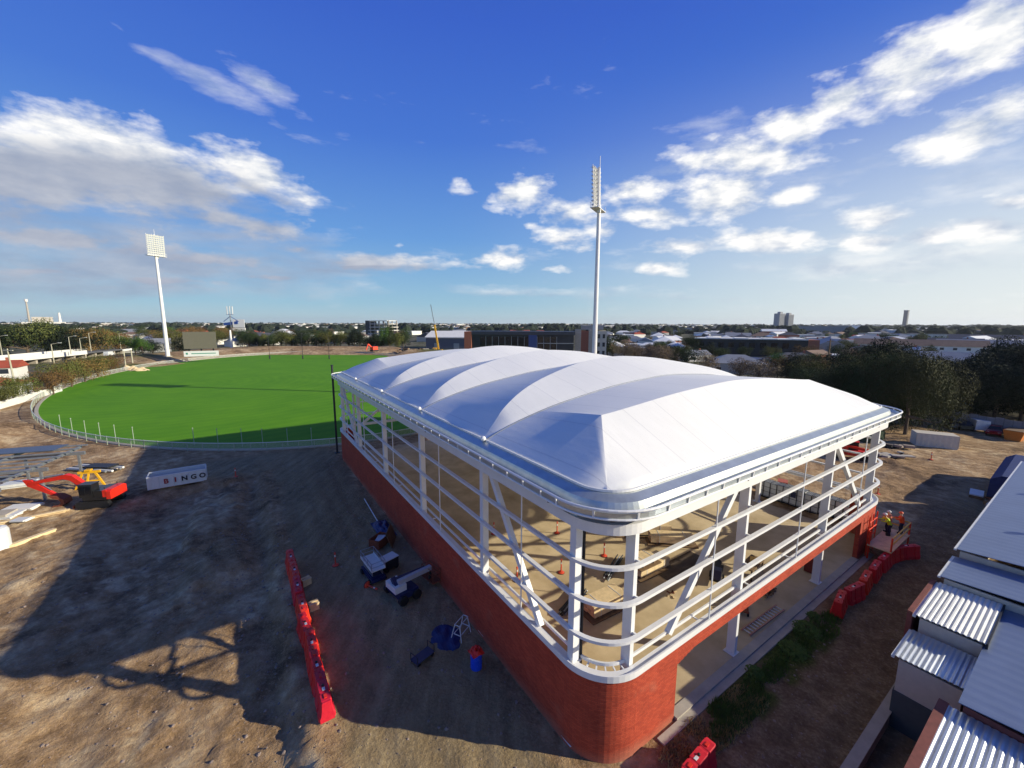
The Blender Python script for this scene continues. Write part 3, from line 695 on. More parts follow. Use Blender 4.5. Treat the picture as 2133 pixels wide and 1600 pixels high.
# floor slab and concrete edge
fm = mat('compacted_floor', sr(170, 150, 114), .9, var=.2, scale=.35, bump=.25, bscale=6, col2=sr(214, 194, 156), detail=9)
fl = MB(); P = outline(-.34); fl.prism(P, -.1, .1); fl.build('floor', fm, hall)
se_ = MB(); se_.bb(4.95, LX - 5.0, -.12, .33, -.3, .14); se_.bb(3.5, 30, -.5, -.123, -.3, .05); se_.build('slab_edge', concrete, hall)
pole = tthing('black_pole', 'slim black pole rising past the far left corner of the hall roof', 'pole', .0, 50.0)
m_ = MB(); m_.tube((0, 0, 0), (0, 0, 12.2), .14, 10); m_.tube((0, 0, 12.2), (0, 0, 12.35), .18, 10); m_.build('shaft', dsteel, pole)
m_ = MB(); m_.box((0, 0, .02), (.6, .6, .06)); m_.build('base_plate', dsteel, pole)
# ------------------------------------------------------------------ things on the site
def gz(t, s): w = W(t, s); return height(w.x, w.y)
# --- water-filled barriers
def make_barrier(label, group):
    root = thing('water_barrier', label, 'barrier', group=group)
    b = MB()
    prof_ = [(-.36, 0), (-.36, .22), (-.3, .34), (-.25, .62), (-.23, .95), (-.2, 1.0), (.2, 1.0), (.23, .95), (.25, .62), (.3, .34), (.36, .22), (.36, 0)]
    segs = [(-.98, -.9, .85), (-.9, -.86, 1), (-.86, -.48, 1), (-.48, -.44, .84), (-.44, -.36, .8), (-.36, -.32, 1), (-.32, .3, 1), (.3, .34, .84), (.34, .42, .8), (.42, .46, 1), (.46, .86, 1), (.86, .98, .85)]
    n = len(prof_); xs = [segs[0][0]] + [q[1] for q in segs]; sc = [segs[0][2]] + [q[2] for q in segs]
    vs = [(x, y * k, z * (.985 if k < 1 else 1)) for x, k in zip(xs, sc) for y, z in prof_]
    fs = [(i*n+j, i*n+(j+1) % n, (i+1)*n+(j+1) % n, (i+1)*n+j) for i in range(len(xs)-1) for j in range(n)]
    fs += [tuple(range(n))[::-1], tuple(range((len(xs)-1)*n, len(xs)*n))]
    b.add(vs, fs); b.build('body', red_pl, root)
    q = MB(); q.lathe([(.055, 0), (.055, .05), (.02, .07)], 10, (.0, 0, 1.0)); q.build('filler_cap', black, root)
    for x in (-.66, .66):
        h = MB(); h.box((x, 0, 1.015), (.22, .12, .05)); h.build('lifting_lug', red_pl, root)
    p = MB(); p.box((.97, 0, .8), (.04, .16, .12)); p.build('coupling', red_pl, root)
    r = MB(); r.box((-.2, 0, 1.006), (.2, .12, .012)); r.build('reflector', plastic_w, root)
    return root
bar0 = make_barrier('x', 'red water barriers beside the excavation')
left = [(22.9, .0), (20.9, .01), (18.9, -.01), (16.9, .01), (14.9, .05), (13.05, -.02), (11.2, .01), (9.55, .0)]
lab_l = ['red water barrier at the far end of the row by the pit', 'second red water barrier from the far end of the pit row', 'third red water barrier from the far end of the pit row',
 'red water barrier fourth from the far end, beside the pit', 'red water barrier turned slightly askew in the pit row', 'third red water barrier from the near end of the pit row',
 'second red water barrier from the near end of the pit row', 'nearest red water barrier at the end of the pit row']
for i, (s, da) in enumerate(left):
    t = -8.38 + (-.06 if i == 4 else .03 * (i % 2)) ; c = W(t, s, max(gz(t, s), -.04))
    if i == 0: o = bar0; o.location = c; o.rotation_euler = (0, 0, TH + R(90) + da); o['label'] = lab_l[0]
    else: o = dup(bar0, c, TH + R(90) + da * 1.5, lab_l[i])
right = [(20.0, -1.4, .1), (22.1, -1.5, -.1), (24.2, -1.5, .06), (26.3, -1.45, .05), (28.4, -1.45, 0), (30.2, -1.55, -.12), (31.7, -2.0, -.3)]
lab_r = ['red water barrier nearest the shrubs in the lane beside the hall', 'second red water barrier up the lane from the shrubs', 'third red water barrier up the lane from the shrubs',
 'red water barrier fourth from the shrubs, halfway along the lane row', 'fourth red water barrier back from the far end of the lane row',
 'red water barrier where the lane row bends away from the platform', 'last red water barrier, at the far bent end of the lane row']
for i, (t, s, a) in enumerate(right):
    o = dup(bar0, W(t, s, gz(t, s)), TH + a * 1.6, lab_r[i]); o['group'] = 'red water barriers in the lane'; o.scale = (.9, .95, 1)
o = dup(bar0, W(3.6, -1.95, gz(3.6, -1.95)), TH + .06, 'lone red water barrier below the rounded brick corner'); o['group'] = 'red water barriers in the lane'
# timber blocks leaning by the barriers
for t, s, a, l in ((-7.75, 20.2, .3, 'pale timber block beside the far barriers'), (-7.7, 17.2, .1, 'upright pale timber block near the middle barriers')):
    b = MB(); b.bb(-.28, .28, -.2, .2, 0, .42); b.bb(-.3, .3, -.22, -.06, .423, .5); b.bb(-.3, .3, .06, .22, .423, .5)
    tag(b.build('timber_block', wood, loc=W(t, s, gz(t, s)), rz=TH + a), l, 'timber block', 'timber blocks by the barriers')
# --- rubble stones on the churned earth
rr = random.Random(11)
stone_m = mat('stone', sr(150, 136, 122), .95, var=.3, scale=5, bump=.4, bscale=8, objvar=.3)
clods = MB()
def stone(mb, c, r):
    n = 6; vs = []; 
    for i, (zz, q) in enumerate(((-.5, .55), (0, 1), (.45, .7), (.7, .15))):
        for j in range(n): w = 2*math.pi*j/n + i; k = q * rr.uniform(.75, 1.2); vs.append((c[0] + r*k*math.cos(w), c[1] + r*k*math.sin(w), c[2] + r*zz*rr.uniform(.8, 1.1)))
    mb.add(vs, [(i*n+j, i*n+(j+1) % n, (i+1)*n+(j+1) % n, (i+1)*n+j) for i in range(3) for j in range(n)] + [tuple(range(3*n, 4*n))])
for _ in range(1900):
    if rr.random() < .75: t, s = rr.uniform(-24, -8.8), rr.uniform(-6, 34) 
    else: t, s = rr.uniform(-9, 2), rr.uniform(-6, 8)
    if t > -.4 and s > -.4: continue
    w = W(t, s)
    if w.y < 9: continue
    stone(clods, (w.x, w.y, height(w.x, w.y)), rr.choice((.02, .025, .03, .04, .08)) * rr.uniform(.7, 1.4))
for _ in range(1500):
    t, s = rr.uniform(2, 60), rr.uniform(-5.4, -.9)
    w = W(t, s); stone(clods, (w.x, w.y, height(w.x, w.y)), rr.choice((.02, .03, .05)) * rr.uniform(.7, 1.4))
for _ in range(1200):
    t, s = rr.uniform(-12, 0), rr.uniform(8, 50)
    w = W(t, s); stone(clods, (w.x, w.y, height(w.x, w.y)), rr.choice((.02, .03, .05, .08)) * rr.uniform(.7, 1.4))
clods.build('loose_stones', stone_m)['kind'] = 'stuff'
# --- grass and weeds in the lane: tufts of blades
def blades(name, spots, m, hmax, n, label=None):
    g = MB()
    for (t, s, r) in spots:
        for _ in range(int(n * r * r)):
            a, q = rr.random() * 6.28, r * math.sqrt(rr.random()); w = W(t + q * math.cos(a), s + q * math.sin(a) * .55); z = height(w.x, w.y)
            h = hmax * rr.uniform(.3, 1); b_ = rr.random() * 6.28; dx, dy = math.cos(b_) * .03, math.sin(b_) * .03; lx, ly = rr.uniform(-.2, .2) * h * 2, rr.uniform(-.2, .2) * h * 2
            g.add([(w.x-dx, w.y-dy, z), (w.x+dx, w.y+dy, z), (w.x+lx, w.y+ly, z+h)], [(0, 1, 2)])
    o = g.build(name, m); o['kind'] = 'stuff'; return o
leaf_d = mat('weed_leaf', sr(86, 112, 40), .8, var=.35, scale=3)
straw = mat('dry_grass', sr(176, 154, 96), .9, var=.25, scale=3)
blades('lane_grass', [(rr.uniform(6, 19), rr.uniform(-1.9, -.75), rr.uniform(.5, 1.0)) for _ in range(26)], leaf_d, .28, 420)
blades('dry_grass', [(rr.uniform(2.2, 9), rr.uniform(-1.9, -.6), rr.uniform(.5, .9)) for _ in range(18)], straw, .22, 380)
def shrub(t, s, r, h, label, m=None):
    g = MB()
    for _ in range(int(900 * r * r)):
        a, q, zz = rr.random() * 6.28, r * rr.random() ** .5, rr.random()
        k = math.sqrt(max(0, 1 - zz * zz * .8)); p = Vector((q*k*math.cos(a), q*k*math.sin(a), h * zz * (1 - .3*q/r)))
        d1 = Vector((rr.uniform(-1,1), rr.uniform(-1,1), rr.uniform(-.6,1))).normalized() * .08; d2 = d1.orthogonal().normalized() * .045
        g.add([p - d2, p + d1, p + d2, p - d1], [(0, 1, 2, 3)])
    root = thing('shrub', label, 'shrub', W(t, s, gz(t, s)), 0, 'weedy shrubs in the lane')
    g.build('foliage', m or leaf_d, root)
    st = MB()
    for k in range(5): st.tube((0, 0, -.05), (rr.uniform(-.3, .3) * r, rr.uniform(-.3, .3) * r, h * .7), .02, 5)
    st.build('stem', wood_d, root)
shrub(16.3, -1.0, .8, .5, 'dark green shrub touching the barrier nearest the shrubs')
shrub(14.0, -1.25, .8, .4, 'broad dark shrub just below the first lane barrier')
shrub(10.6, -.8, .5, .35, 'small bright green weed clump against the slab edge')
shrub(18.0, -.8, .45, .35, 'low weed clump between the slab and the second lane barrier')
# --- BINGO skip bin
def lettering(txt, size, m, parent, loc, rot, name='lettering', depth=.012):
    cu = bpy.data.curves.new(name, 'FONT'); cu.body = txt; cu.size = size; cu.extrude = depth; cu.align_x = 'CENTER'; cu.align_y = 'CENTER'; cu.offset = .022
    tmp = bpy.data.objects.new('tmp', cu); C.objects.link(tmp); bpy.context.view_layer.update()
    me = bpy.data.meshes.new_from_object(tmp.evaluated_get(bpy.context.evaluated_depsgraph_get())); bpy.data.objects.remove(tmp); bpy.data.curves.remove(cu)
    me.materials.clear(); me.materials.append(m); me.name = name
    o = bpy.data.objects.new(name, me); C.objects.link(o); o.parent = parent; o.location = loc; o.rotation_euler = rot; return o
skip = tthing('skip_bin', 'long white skip bin lettered BINGO, beside the field fence', 'skip bin', -17.1, 47.65, gz(-17, 47.6), .02)
b = MB(); L2_, D_, Hh = 2.5, .95, 1.45
for y in (-D_, D_): b.bb(-L2_, L2_, y - .03, y + .03, .12, Hh)
b.bb(-L2_, L2_, -D_ + .033, D_ - .033, .1, .18); b.bb(-L2_ - .03, -L2_ + .03, -D_ - .027, D_ + .027, .117, Hh - .003); 
b.build('body', plastic_w, skip)
m_ = MB(); m_.bb(L2_, L2_ + .06, -D_, D_, .12, Hh); 
for y in (-.5, .5): m_.bb(L2_ + .063, L2_ + .1, y - .04, y + .04, .12, Hh)
m_.build('end_door', plastic_w, skip)
m_ = MB()
for x in [-2.2 + .63 * i for i in range(8)]:
    m_.bb(x - .035, x + .035, -D_ - .1, -D_ - .033, .12, Hh); m_.bb(x - .035, x + .035, D_ + .033, D_ + .1, .12, Hh)
m_.build('side_ribs', plastic_w, skip)
m_ = MB(); m_.tube((-L2_, -D_, Hh + .03), (L2_, -D_, Hh + .03), .05); m_.tube((-L2_, D_, Hh + .03), (L2_, D_, Hh + .03), .05); m_.tube((-L2_, -D_, Hh+.03), (-L2_, D_, Hh+.03), .05); m_.build('top_rim', plastic_w, skip)
for x in (-1.5, 1.5): m_ = MB(); m_.bb(x - .5, x + .5, -.4, .4, 0, .1); m_.build('skid', dsteel, skip)
m_ = MB(); 
for _ in range(40): 
    p = (rr.uniform(-2.3, 2.3), rr.uniform(-.75, .75), .35 + rr.random() * .3); m_.box(p, (rr.uniform(.2, .9), rr.uniform(.1, .4), rr.uniform(.05, .2)), rr.random() * 3)
m_.build('waste_load', wood_d, skip)
pr_red = mat('print_red', sr(150, 30, 40), .6); pr_blk = mat('print_black', sr(24, 24, 30), .6)
for k, (ch, mm) in enumerate(zip('BINGO', (pr_red, pr_red, pr_blk, pr_blk, pr_blk))):
    lettering(ch, .72, mm, skip, (-.94 + k * .79, -D_ - .12, .8), (R(90), 0, 0))
# --- excavator
ex = thing('excavator', 'red tracked excavator with dark cab and brown bucket on the ground', 'excavator', (*G(213, 1052)[:2], 0), R(8))
ex.location.z = height(ex.location.x, ex.location.y) + .05; ex.scale = (.84,) * 3
for y in (-1.05, 1.05):
    m_ = MB(); n = 20; pts = []
    for i in range(n):
        w = 2*math.pi*i/n; pts.append((1.35 * (1 if math.cos(w) > 0 else -1) + .38 * math.cos(w), .38 + .38 * math.sin(w)))
    vs = [(x, y - .25, z) for x, z in pts] + [(x, y + .25, z) for x, z in pts]
    m_.add(vs, [tuple(range(n)), tuple(range(n, 2*n))[::-1]] + [(i, n+i, n+(i+1) % n, (i+1) % n) for i in range(n)])
    for x in [-1.5 + .3*i for i in range(11)]: m_.bb(x, x + .08, y - .28, y + .28, .76, .8); m_.bb(x, x + .08, y - .28, y + .28, -.03, .01)
    m_.build('track', black, ex)
m_ = MB(); m_.bb(-.8, .8, -.8, .8, .4, .7); m_.lathe([(.6, 0), (.6, .2)], 16, (0, 0, .7)); m_.build('undercarriage', dsteel, ex)
m_ = MB(); m_.bb(-1.0, 1.5, -1.2, 1.2, .92, 1.25); m_.bb(.15, 1.1, -1.15, 1.15, 1.253, 2.0); m_.bb(-1.1, .1, .25, 1.15, 1.253, 1.9); m_.build('engine_deck', mat('cab_paint', sr(30, 32, 34), .3), ex)
m_ = MB(); m_.bb(1.103, 1.5, -1.17, 1.17, 1.253, 2.05)
m_.xprism([(-1.2, 1.0), (1.2, 1.0), (1.2, 1.9), (.9, 2.1), (-.9, 2.1), (-1.2, 1.9)], 1.503, 1.95); m_.build('counterweight', exred, ex)
cb_ = MB(); cb_.xprism([(-1.2, 1.256), (-.15, 1.256), (-.15, 2.75), (-1.12, 2.75), (-1.2, 2.3)], -1.25, .1)
cab = cb_.build('cab', mat('cab_paint', sr(30, 32, 34), .3), ex)
m_ = MB(); m_.bb(-1.262, -1.253, -1.12, -.22, 1.5, 2.65); m_.bb(-1.15, -.65, -1.212, -1.203, 1.6, 2.6); m_.bb(-.55, 0, -1.212, -1.203, 1.6, 2.6); m_.build('window', glass_d, cab)
m_ = MB(); m_.bb(-1.3, .15, -1.25, -.1, 2.752, 2.85); m_.build('cab_roof', mat('cab_paint', sr(30, 32, 34)), cab)
def limb(name, poly, y0, y1, m, parent):    # poly in (x, z)
    n = len(poly); g = MB(); vs = [(x, y0, z) for x, z in poly] + [(x, y1, z) for x, z in poly]
    g.add(vs, [tuple(range(n)), tuple(range(n, 2*n))[::-1]] + [(i, n+i, n+(i+1) % n, (i+1) % n) for i in range(n)]); return g.build(name, m, parent)
limb('boom', [(-1.00, 1.25), (-0.60, 1.6), (-2.66, 3.55), (-3.35, 3.75), (-7.07, 2.95), (-7.21, 2.65), (-3.62, 3.2), (-2.93, 3.0)], .0, .48, exred, ex)
limb('stick', [(-7.76, 3.25), (-6.93, 3.2), (-4.59, 1.35), (-4.79, 1.15), (-7.35, 2.5)], .05, .33, exred, ex)
for a, b_ in (((-1.6, .19, 1.3), (-3.0, .19, 2.9)), ((-3.6, .19, 3.75), (-7.0, .19, 3.3)), ((-6.6, .19, 3.2), (-5.1, .19, 1.9))):
    m_ = MB(); m_.tube(a, Vector(a).lerp(Vector(b_), .55), .09); m_.tube(Vector(a).lerp(Vector(b_), .5), b_, .05); m_.build('hydraulic_ram', steel, ex)
limb('bucket', [(-5.14, 1.35), (-4.31, 1.3), (-3.62, .9), (-3.55, .35), (-4.04, -.02), (-5.00, .0), (-4.79, .12), (-4.17, .2), (-3.90, .5), (-4.10, .85), (-4.73, 1.05)], -.35, .7, rust, ex)
m_ = MB(); m_.bb(-2.05, -1.95, -1.2, 1.2, .02, .4); m_.bar((-1.95, -.5, .3), (-.9, -.5, .45), .12, .12); m_.bar((-1.95, .5, .3), (-.9, .5, .45), .12, .12); m_.build('dozer_blade', rust, ex)
for y in (-.9, .9): m_ = MB(); m_.tube((1.2, y, 2.1), (1.2, y, 2.35), .05); m_.build('exhaust', dsteel, ex)
# small yellow attachment behind the excavator
yl = thing('lifting_frame', 'yellow steel lifting frame standing behind the excavator cab', 'lifting frame', (*G(190, 1018)[:2], 0), R(20))
m_ = MB(); m_.bar((-1.3, 0, 0), (-.5, 0, 1.9), .16, .16); m_.bar((1.3, 0, 0), (.5, 0, 1.9), .16, .16); m_.bar((-.9, 0, 1.9), (1.0, 0, 1.9), .2, .25); m_.bar((-1.0, 0, .9), (1.0, 0, .9), .14, .14); m_.bar((0, -.9, 0), (0, 0, 1.8), .14, .14); m_.build('frame', yellow, yl)
m_ = MB(); m_.box((0, 0, 2.12), (.5, .5, .16)); m_.build('head_plate', yellow, yl)
# --- long pile of pipes and sheets behind the excavator
pp = thing('pipe_stack', 'grey and pale pipe stack on the sunlit earth behind the excavator', 'pipe stack', (*G(200, 978)[:2], .05), R(-8))
for i in range(7): m_ = MB(); m_.tube((-3 + rr.random()*.4, i*.3 - .9, .18), (2.6 + rr.random()*.8, i*.3 - .9 + rr.uniform(-.1, .1), .18), .14); m_.build('pipe', (steel, plastic_w, dsteel, concrete)[i % 4], pp)
m_ = MB(); m_.box((.8, 0, .45), (3.2, 1.4, .2), .1); m_.build('cover_sheet', dsteel, pp)
# --- steel pavilion frame at the left edge
pv_t0, pv_t1, pv_s0, pv_s1 = -46, -26.8, 43.0, 59.0
pv = tthing('pavilion_frame', 'unfinished low building of grey steel rafters with dark roof sheets', 'steel frame', -29.4, 44.4, 0, -.28)
ex_l = 24.0
def pvb(name, p0, p1, w, h, m=steel): q = MB(); q.bar(p0, p1, w, h); return q.build(name, m, pv)
for y in (0, 5.5, 11): pvb('eave_beam', (0.6, y, 3.3), (-ex_l, y, 3.3), .22, .34)
for i in range(6):
    x = -i * 4.6
    for y in (0, 5.5, 11):
        q = MB(); q.bb(x - .1, x + .1, y - .1, y + .1, 0, 3.13); q.build('column', dsteel if y == 0 else steel, pv)
    pvb('rafter', (x, -.8, 3.62), (x, 11.6, 3.9), .16, .26)
for k in range(10):
    y = -.6 + k * 1.32; pvb('purlin', (.8, y, 3.86 + y * .024), (-ex_l - .4, y, 3.86 + y * .024), .1, .14)
for (x0, x1, y0, y1, m) in ((-1, -7.5, 9.2, 11.6, 'd'), (-8, -23, 9.0, 11.6, 'd'), (-12, -18, 6.8, 8.6, 'd'), (-3.5, -6.5, 4.4, 5.2, 'w'), (-9, -11, 3.4, 4.2, 'w'), (-15, -19, 2.2, 3.4, 'w'), (-20, -23.5, 4.4, 6.5, 'w')):
    q = MB(); q.box(((x0+x1)/2, (y0+y1)/2, 4.02 + (y0+y1)*.012), (abs(x1-x0), y1-y0, .05)); q.build('roof_sheet', mat('slate_sheet', sr(84, 96, 112), .4, .3) if m == 'd' else plastic_w, pv)
pvb('handrail', (.8, -1.6, 3.0), (-ex_l, -1.6, 3.0), .07, .07, dsteel)
for i in range(9): q = MB(); q.tube((.8 - i*3.0, -1.6, 0), (.8 - i*3.0, -1.6, 3.0), .05); q.build('rail_post', dsteel, pv)
for i in range(5):
    q = MB(); q.box((-2 - i*4, 2 + i % 2, .25), (3.4, 1.4, .5)); q.build('footing', concrete, pv)
# pallets of sheets and planks near it
def pile(name, label, cat, loc, rz, n, size, m, group=None, jit=.15):
    root = thing(name, label, cat, loc, rz, group)
    for i in range(n):
        q = MB(); q.box((rr.uniform(-jit, jit), rr.uniform(-jit, jit), size[2] * (i + .5)), (size[0], size[1], size[2] * .94), rr.uniform(-.06, .06)); q.build('sheet' if size[1] > .5 else 'plank', m, root)
    return root
P2 = lambda px, py, z=0.0: (lambda v: (v.x, v.y, height(v.x, v.y) + z))(G(px, py, 0))
pile('sheet_pile', 'white sheet pile under the edge of the steel frame', 'sheet pile', P2(35, 1012), .5, 5, (3.4, 1.6, .09), plastic_w, 'white sheet piles')
pile('sheet_pile', 'cream sheet pile just left of the excavator bucket', 'sheet pile', P2(45, 1062), .2, 3, (2.4, 1.4, .1), white_far, 'white sheet piles')
pile('sheet_pile', 'white sheet pile at the left edge below the steel frame', 'sheet pile', P2(8, 1078), .2, 3, (2.4, 1.2, .1), plastic_w, 'white sheet piles')
pile('sheet_pile', 'small square white sheet pile in front of the excavator bucket', 'sheet pile', P2(47, 1088, .1), .1, 2, (1.1, .8, .12), plastic_w, 'white sheet piles')
pile('plank_pile', 'long pale planks lying in front of the excavator bucket', 'planks', P2(75, 1080), .65, 3, (4.0, .35, .1), wood, 'loose planks')
pile('plank_pile', 'single pale plank on the sunlit earth at the left edge', 'planks', P2(38, 1135), 1.35, 2, (4.6, .4, .14), wood, 'loose planks', .05)
tk = thing('concrete_tank', 'white round-topped concrete tank cut by the left edge', 'tank', P2(-6, 1146), 0)
m_ = MB(); m_.lathe([(.8, 0), (.8, 1.5), (.7, 1.75), (.45, 1.85)], 20); m_.build('body', plastic_w, tk, smooth=False)
m_ = MB(); m_.lathe([(.3, 1.84), (.3, 1.94), (.1, 1.96)], 14); m_.build('hatch', black, tk)
# --- machines and clutter in the shade of the left wall
def lift(label, loc, rz, kind):
    root = thing('scissor_lift', label, 'lift', loc, rz, 'lifts by the brick wall')
    m_ = MB(); m_.bb(-1.15, 1.15, -.55, .55, .25, .6); m_.bb(-.9, .9, -.5, .5, .603, .75); m_.build('chassis', blue, root)
    for x in (-.85, .85):
        for y in (-.56, .56): q = MB(); q.tube((x, y - .1, .25), (x, y + .1, .25), .25, 14); q.build('wheel', black, root)
    q = MB()
    for k in range(4):
        z = .78 + k * .16; q.bar((-.95, -.4, z), (.95, -.4, z + .14), .06, .08); q.bar((-.95, .4, z + .14), (.95, .4, z), .06, .08)
    q.build('scissor_arms', steel, root)
    q = MB(); q.bb(-1.2, 1.2, -.55, .55, 1.5, 1.58); q.bb(-1.2, 1.2, -.55, -.5, 1.583, 1.75); q.bb(-1.2, 1.2, .5, .55, 1.583, 1.75); q.build('platform', plastic_w, root)
    q = MB()
    for z in (1.95, 2.4):
        for y in (-.53, .53): q.tube((-1.18, y, z), (1.18, y, z), .025, 6)
        for x in (-1.18, 1.18): q.tube((x, -.53, z), (x, .53, z), .025, 6)
    for x in (-1.18, -.4, .4, 1.18):
        for y in (-.53, .53): q.tube((x, y, 1.58), (x, y, 2.4), .025, 6)
    q.build('guard_rail', blue if kind else steel, root); return root
lf = lift('blue scissor lift with pale deck standing end-on in the wall shade', W(-3.6, 18.6, gz(-3.6, 18.6)), TH + R(95), 0); lf.scale = (.95, .9, .68)
# boom lift: cranked white and blue arm
bl = thing('boom_lift', 'blue boom lift with long cranked white arm beside the brick wall', 'boom lift', W(-1.7, 15.6, gz(-2.3, 15.9)), TH + .2, 'lifts by the brick wall')
m_ = MB(); m_.bb(-1.7, -.2, -1.0, 1.0, .35, .85); m_.build('chassis', blue, bl)
for x in (-1.5, -.4):
    for y in (-1.05, 1.05): q = MB(); q.tube((x, y - .14, .36), (x, y + .14, .36), .36, 16); q.build('wheel', black, bl)
m_ = MB(); m_.bb(-1.9, -1.0, -.7, .7, .853, 1.35); m_.build('counterweight', plastic_w, bl)
m_ = MB(); m_.bar((-1.5, -.35, 1.5), (1.3, -.35, 1.45), .3, .36); m_.build('main_arm', mat('grey_arm', sr(168, 172, 178), .5), bl); bl.scale = (.9, .9, .85)
m_ = MB(); m_.bar((-1.5, .05, 1.5), (1.0, .05, 1.3), .26, .3); m_.bar((-1.6, -.35, 1.2), (-1.6, .2, 1.7), .3, .3); m_.build('lower_arm', blue, bl)
m_ = MB(); m_.bar((1.3, -.35, 1.4), (1.2, -.35, .5), .14, .16); m_.build('jib', dsteel, bl)
m_ = MB()
for z in (.5, 1.1, 1.5):
    for a, b_ in (((1.0, -1.1), (1.0, .4)), ((1.7, -1.1), (1.7, .4)), ((1.0, -1.1), (1.7, -1.1)), ((1.0, .4), (1.7, .4))): m_.tube((*a, z), (*b_, z), .025, 6)
for a in ((1.0, -1.1), (1.0, .4), (1.7, -1.1), (1.7, .4)): m_.tube((*a, .45), (*a, 1.5), .025, 6)
m_.bb(1.0, 1.7, -1.1, .4, .42, .46); m_.build('basket', rust, bl)
# generator with white lid
gn = tthing('generator', 'grey generator with a pale lid standing behind the boom lift', 'generator', -2.4, 18.9, gz(-2.4, 18.9), .3)
m_ = MB(); m_.bb(-.6, .6, -.4, .4, .15, .85); m_.build('housing', dsteel, gn); m_ = MB(); m_.bb(-.63, .63, -.43, .43, .853, .9); m_.build('lid', plastic_w, gn)
for x in (-.4, .4): m_ = MB(); m_.tube((x, -.45, .18), (x, .45, .18), .17, 12); m_.build('wheel', black, gn)
# skid of tools / rubbish by the wall
bx = tthing('tool_crate', 'open brown tool crate among rubbish by the brick wall', 'crate', -2.0, 22.6, gz(-2, 22.6), .6)
m_ = MB()
for a in ((-.7, -.65, -.5, .5), (.65, .7, -.5, .5), (-.65, .65, -.5, -.45), (-.65, .65, .45, .5)): m_.bb(*a, .1, .8)
m_.bb(-.65, .65, -.45, .45, .1, .16); m_.build('box', rust, bx); m_ = MB(); m_.box((.1, 0, .5), (.9, .6, .3), .4); m_.build('contents', plastic_w, bx)
bd = tthing('plywood_sheet', 'grey plywood sheet leaning by the tool crate', 'plywood sheet', -1.1, 22.4, gz(-1, 22.4), 1.1)
m_ = MB(); m_.box(None, (2.0, .04, 1.3), M4=Matrix.Translation((0, 0, .6)) @ Matrix.Rotation(-.35, 4, 'X')); m_.build('board', wood_d, bd); m_ = MB(); m_.box((0, .35, .3), (.08, .08, .6)); m_.build('prop', wood, bd)
lp = tthing('long_pipe', 'long thin pale pipe lying along the foot of the brick wall', 'pipe', -1.1, 29.0, gz(-1.1, 29), 0)
m_ = MB(); m_.tube((0, -3.2, .12), (.25, 3.0, .14), .05); m_.build('tube', plastic_w, lp); m_ = MB(); m_.tube((0, -3.3, .12), (.0, -3.2, .12), .08); m_.build('end_cap', dsteel, lp)
tbp = tthing('blue_tarpaulin', 'crumpled dark blue tarpaulin heap against the brick wall', 'tarpaulin', -1.0, 25.0, gz(-1, 25), 0)
def cloth_heap(root, name, rx, ry, h, m, seed):
    n = 14; vs = []; fs = []
    for i in range(n + 1):
        for j in range(n + 1):
            x, y = (i / n * 2 - 1), (j / n * 2 - 1); d = max(0, 1 - (x*x + y*y) * .9)
            vs.append((x * rx, y * ry, h * d ** .6 * (.55 + .6 * mnoise.noise(Vector((x * 2.2 + seed, y * 2.2, seed)))) + .02))
    for i in range(n):
        for j in range(n): k = i*(n+1)+j; fs.append((k, k+n+1, k+n+2, k+1))
    g = MB(); g.add(vs, fs); return g.build(name, m, root)
cloth_heap(tbp, 'cloth', .7, 1.7, .6, tarp_b, 3)
tb2 = tthing('blue_tarpaulin', 'low blue tarpaulin under the white trestle by the wall', 'tarpaulin', -1.7, 10.4, gz(-1.7, 10.4), 0); cloth_heap(tb2, 'cloth', .9, 1.1, .3, tarp_b, 8)
tr = tthing('trestle', 'white tubular trestle standing near the brick wall', 'trestle', -.9, 10.0, gz(-1, 10.2), .5); tr.scale = (.8, .8, .75)
for a, b_ in (((-.6, -.4, 0), (-.5, -.2, 1.3)), ((.6, -.4, 0), (.5, -.2, 1.3)), ((-.6, .5, 0), (-.5, .2, 1.3)), ((.6, .5, 0), (.5, .2, 1.3))): m_ = MB(); m_.tube(a, b_, .035); m_.build('leg', plastic_w, tr)
for z, q in ((.5, .28), (1.28, .2)): m_ = MB(); m_.tube((-.56, -q, z), (.56, -q, z), .03); m_.tube((-.56, q, z), (.56, q, z), .03); m_.tube((-.56, -q, z), (-.56, q, z), .03); m_.tube((.56, -q, z), (.56, q, z), .03); m_.build('cross_rail', plastic_w, tr)
dr = tthing('drum', 'blue drum holding red rags near the rounded brick corner', 'drum', -1.25, 7.6, gz(-1.2, 7.6), 0)
m_ = MB(); m_.lathe([(.3, 0), (.31, .03), (.3, .3), (.315, .32), (.3, .34), (.3, .62), (.315, .64), (.3, .66), (.3, .9), (.28, .93)], 18); m_.build('body', mat('drum_blue', sr(20, 70, 200), .35), dr)
cloth_heap(dr, 'rags', .34, .34, .35, red_pl, 5).location = (0, 0, .88)
hp = tthing('hand_trolley', 'dark steel trolley standing alone in the shade left of the drum', 'trolley', -3.4, 9.7, gz(-3.4, 9.7), .3)
m_ = MB(); m_.bb(-.8, .8, -.4, .4, .3, .36); m_.build('deck', mat('navy_deck', sr(50, 54, 84), .5), hp)
for x in (-.75, .75): m_ = MB(); m_.tube((x, -.38, .36), (x, -.38, 1.0), .03); m_.tube((x, .38, .36), (x, .38, 1.0), .03); m_.tube((x, -.38, 1.0), (x, .38, 1.0), .03); m_.build('handle', dsteel, hp)
for x in (-.6, .6):
    for y in (-.35, .35): m_ = MB(); m_.tube((x, y - .04, .15), (x, y + .04, .15), .15, 12); m_.build('wheel', black, hp)
hp.scale = (.75, .75, .6)
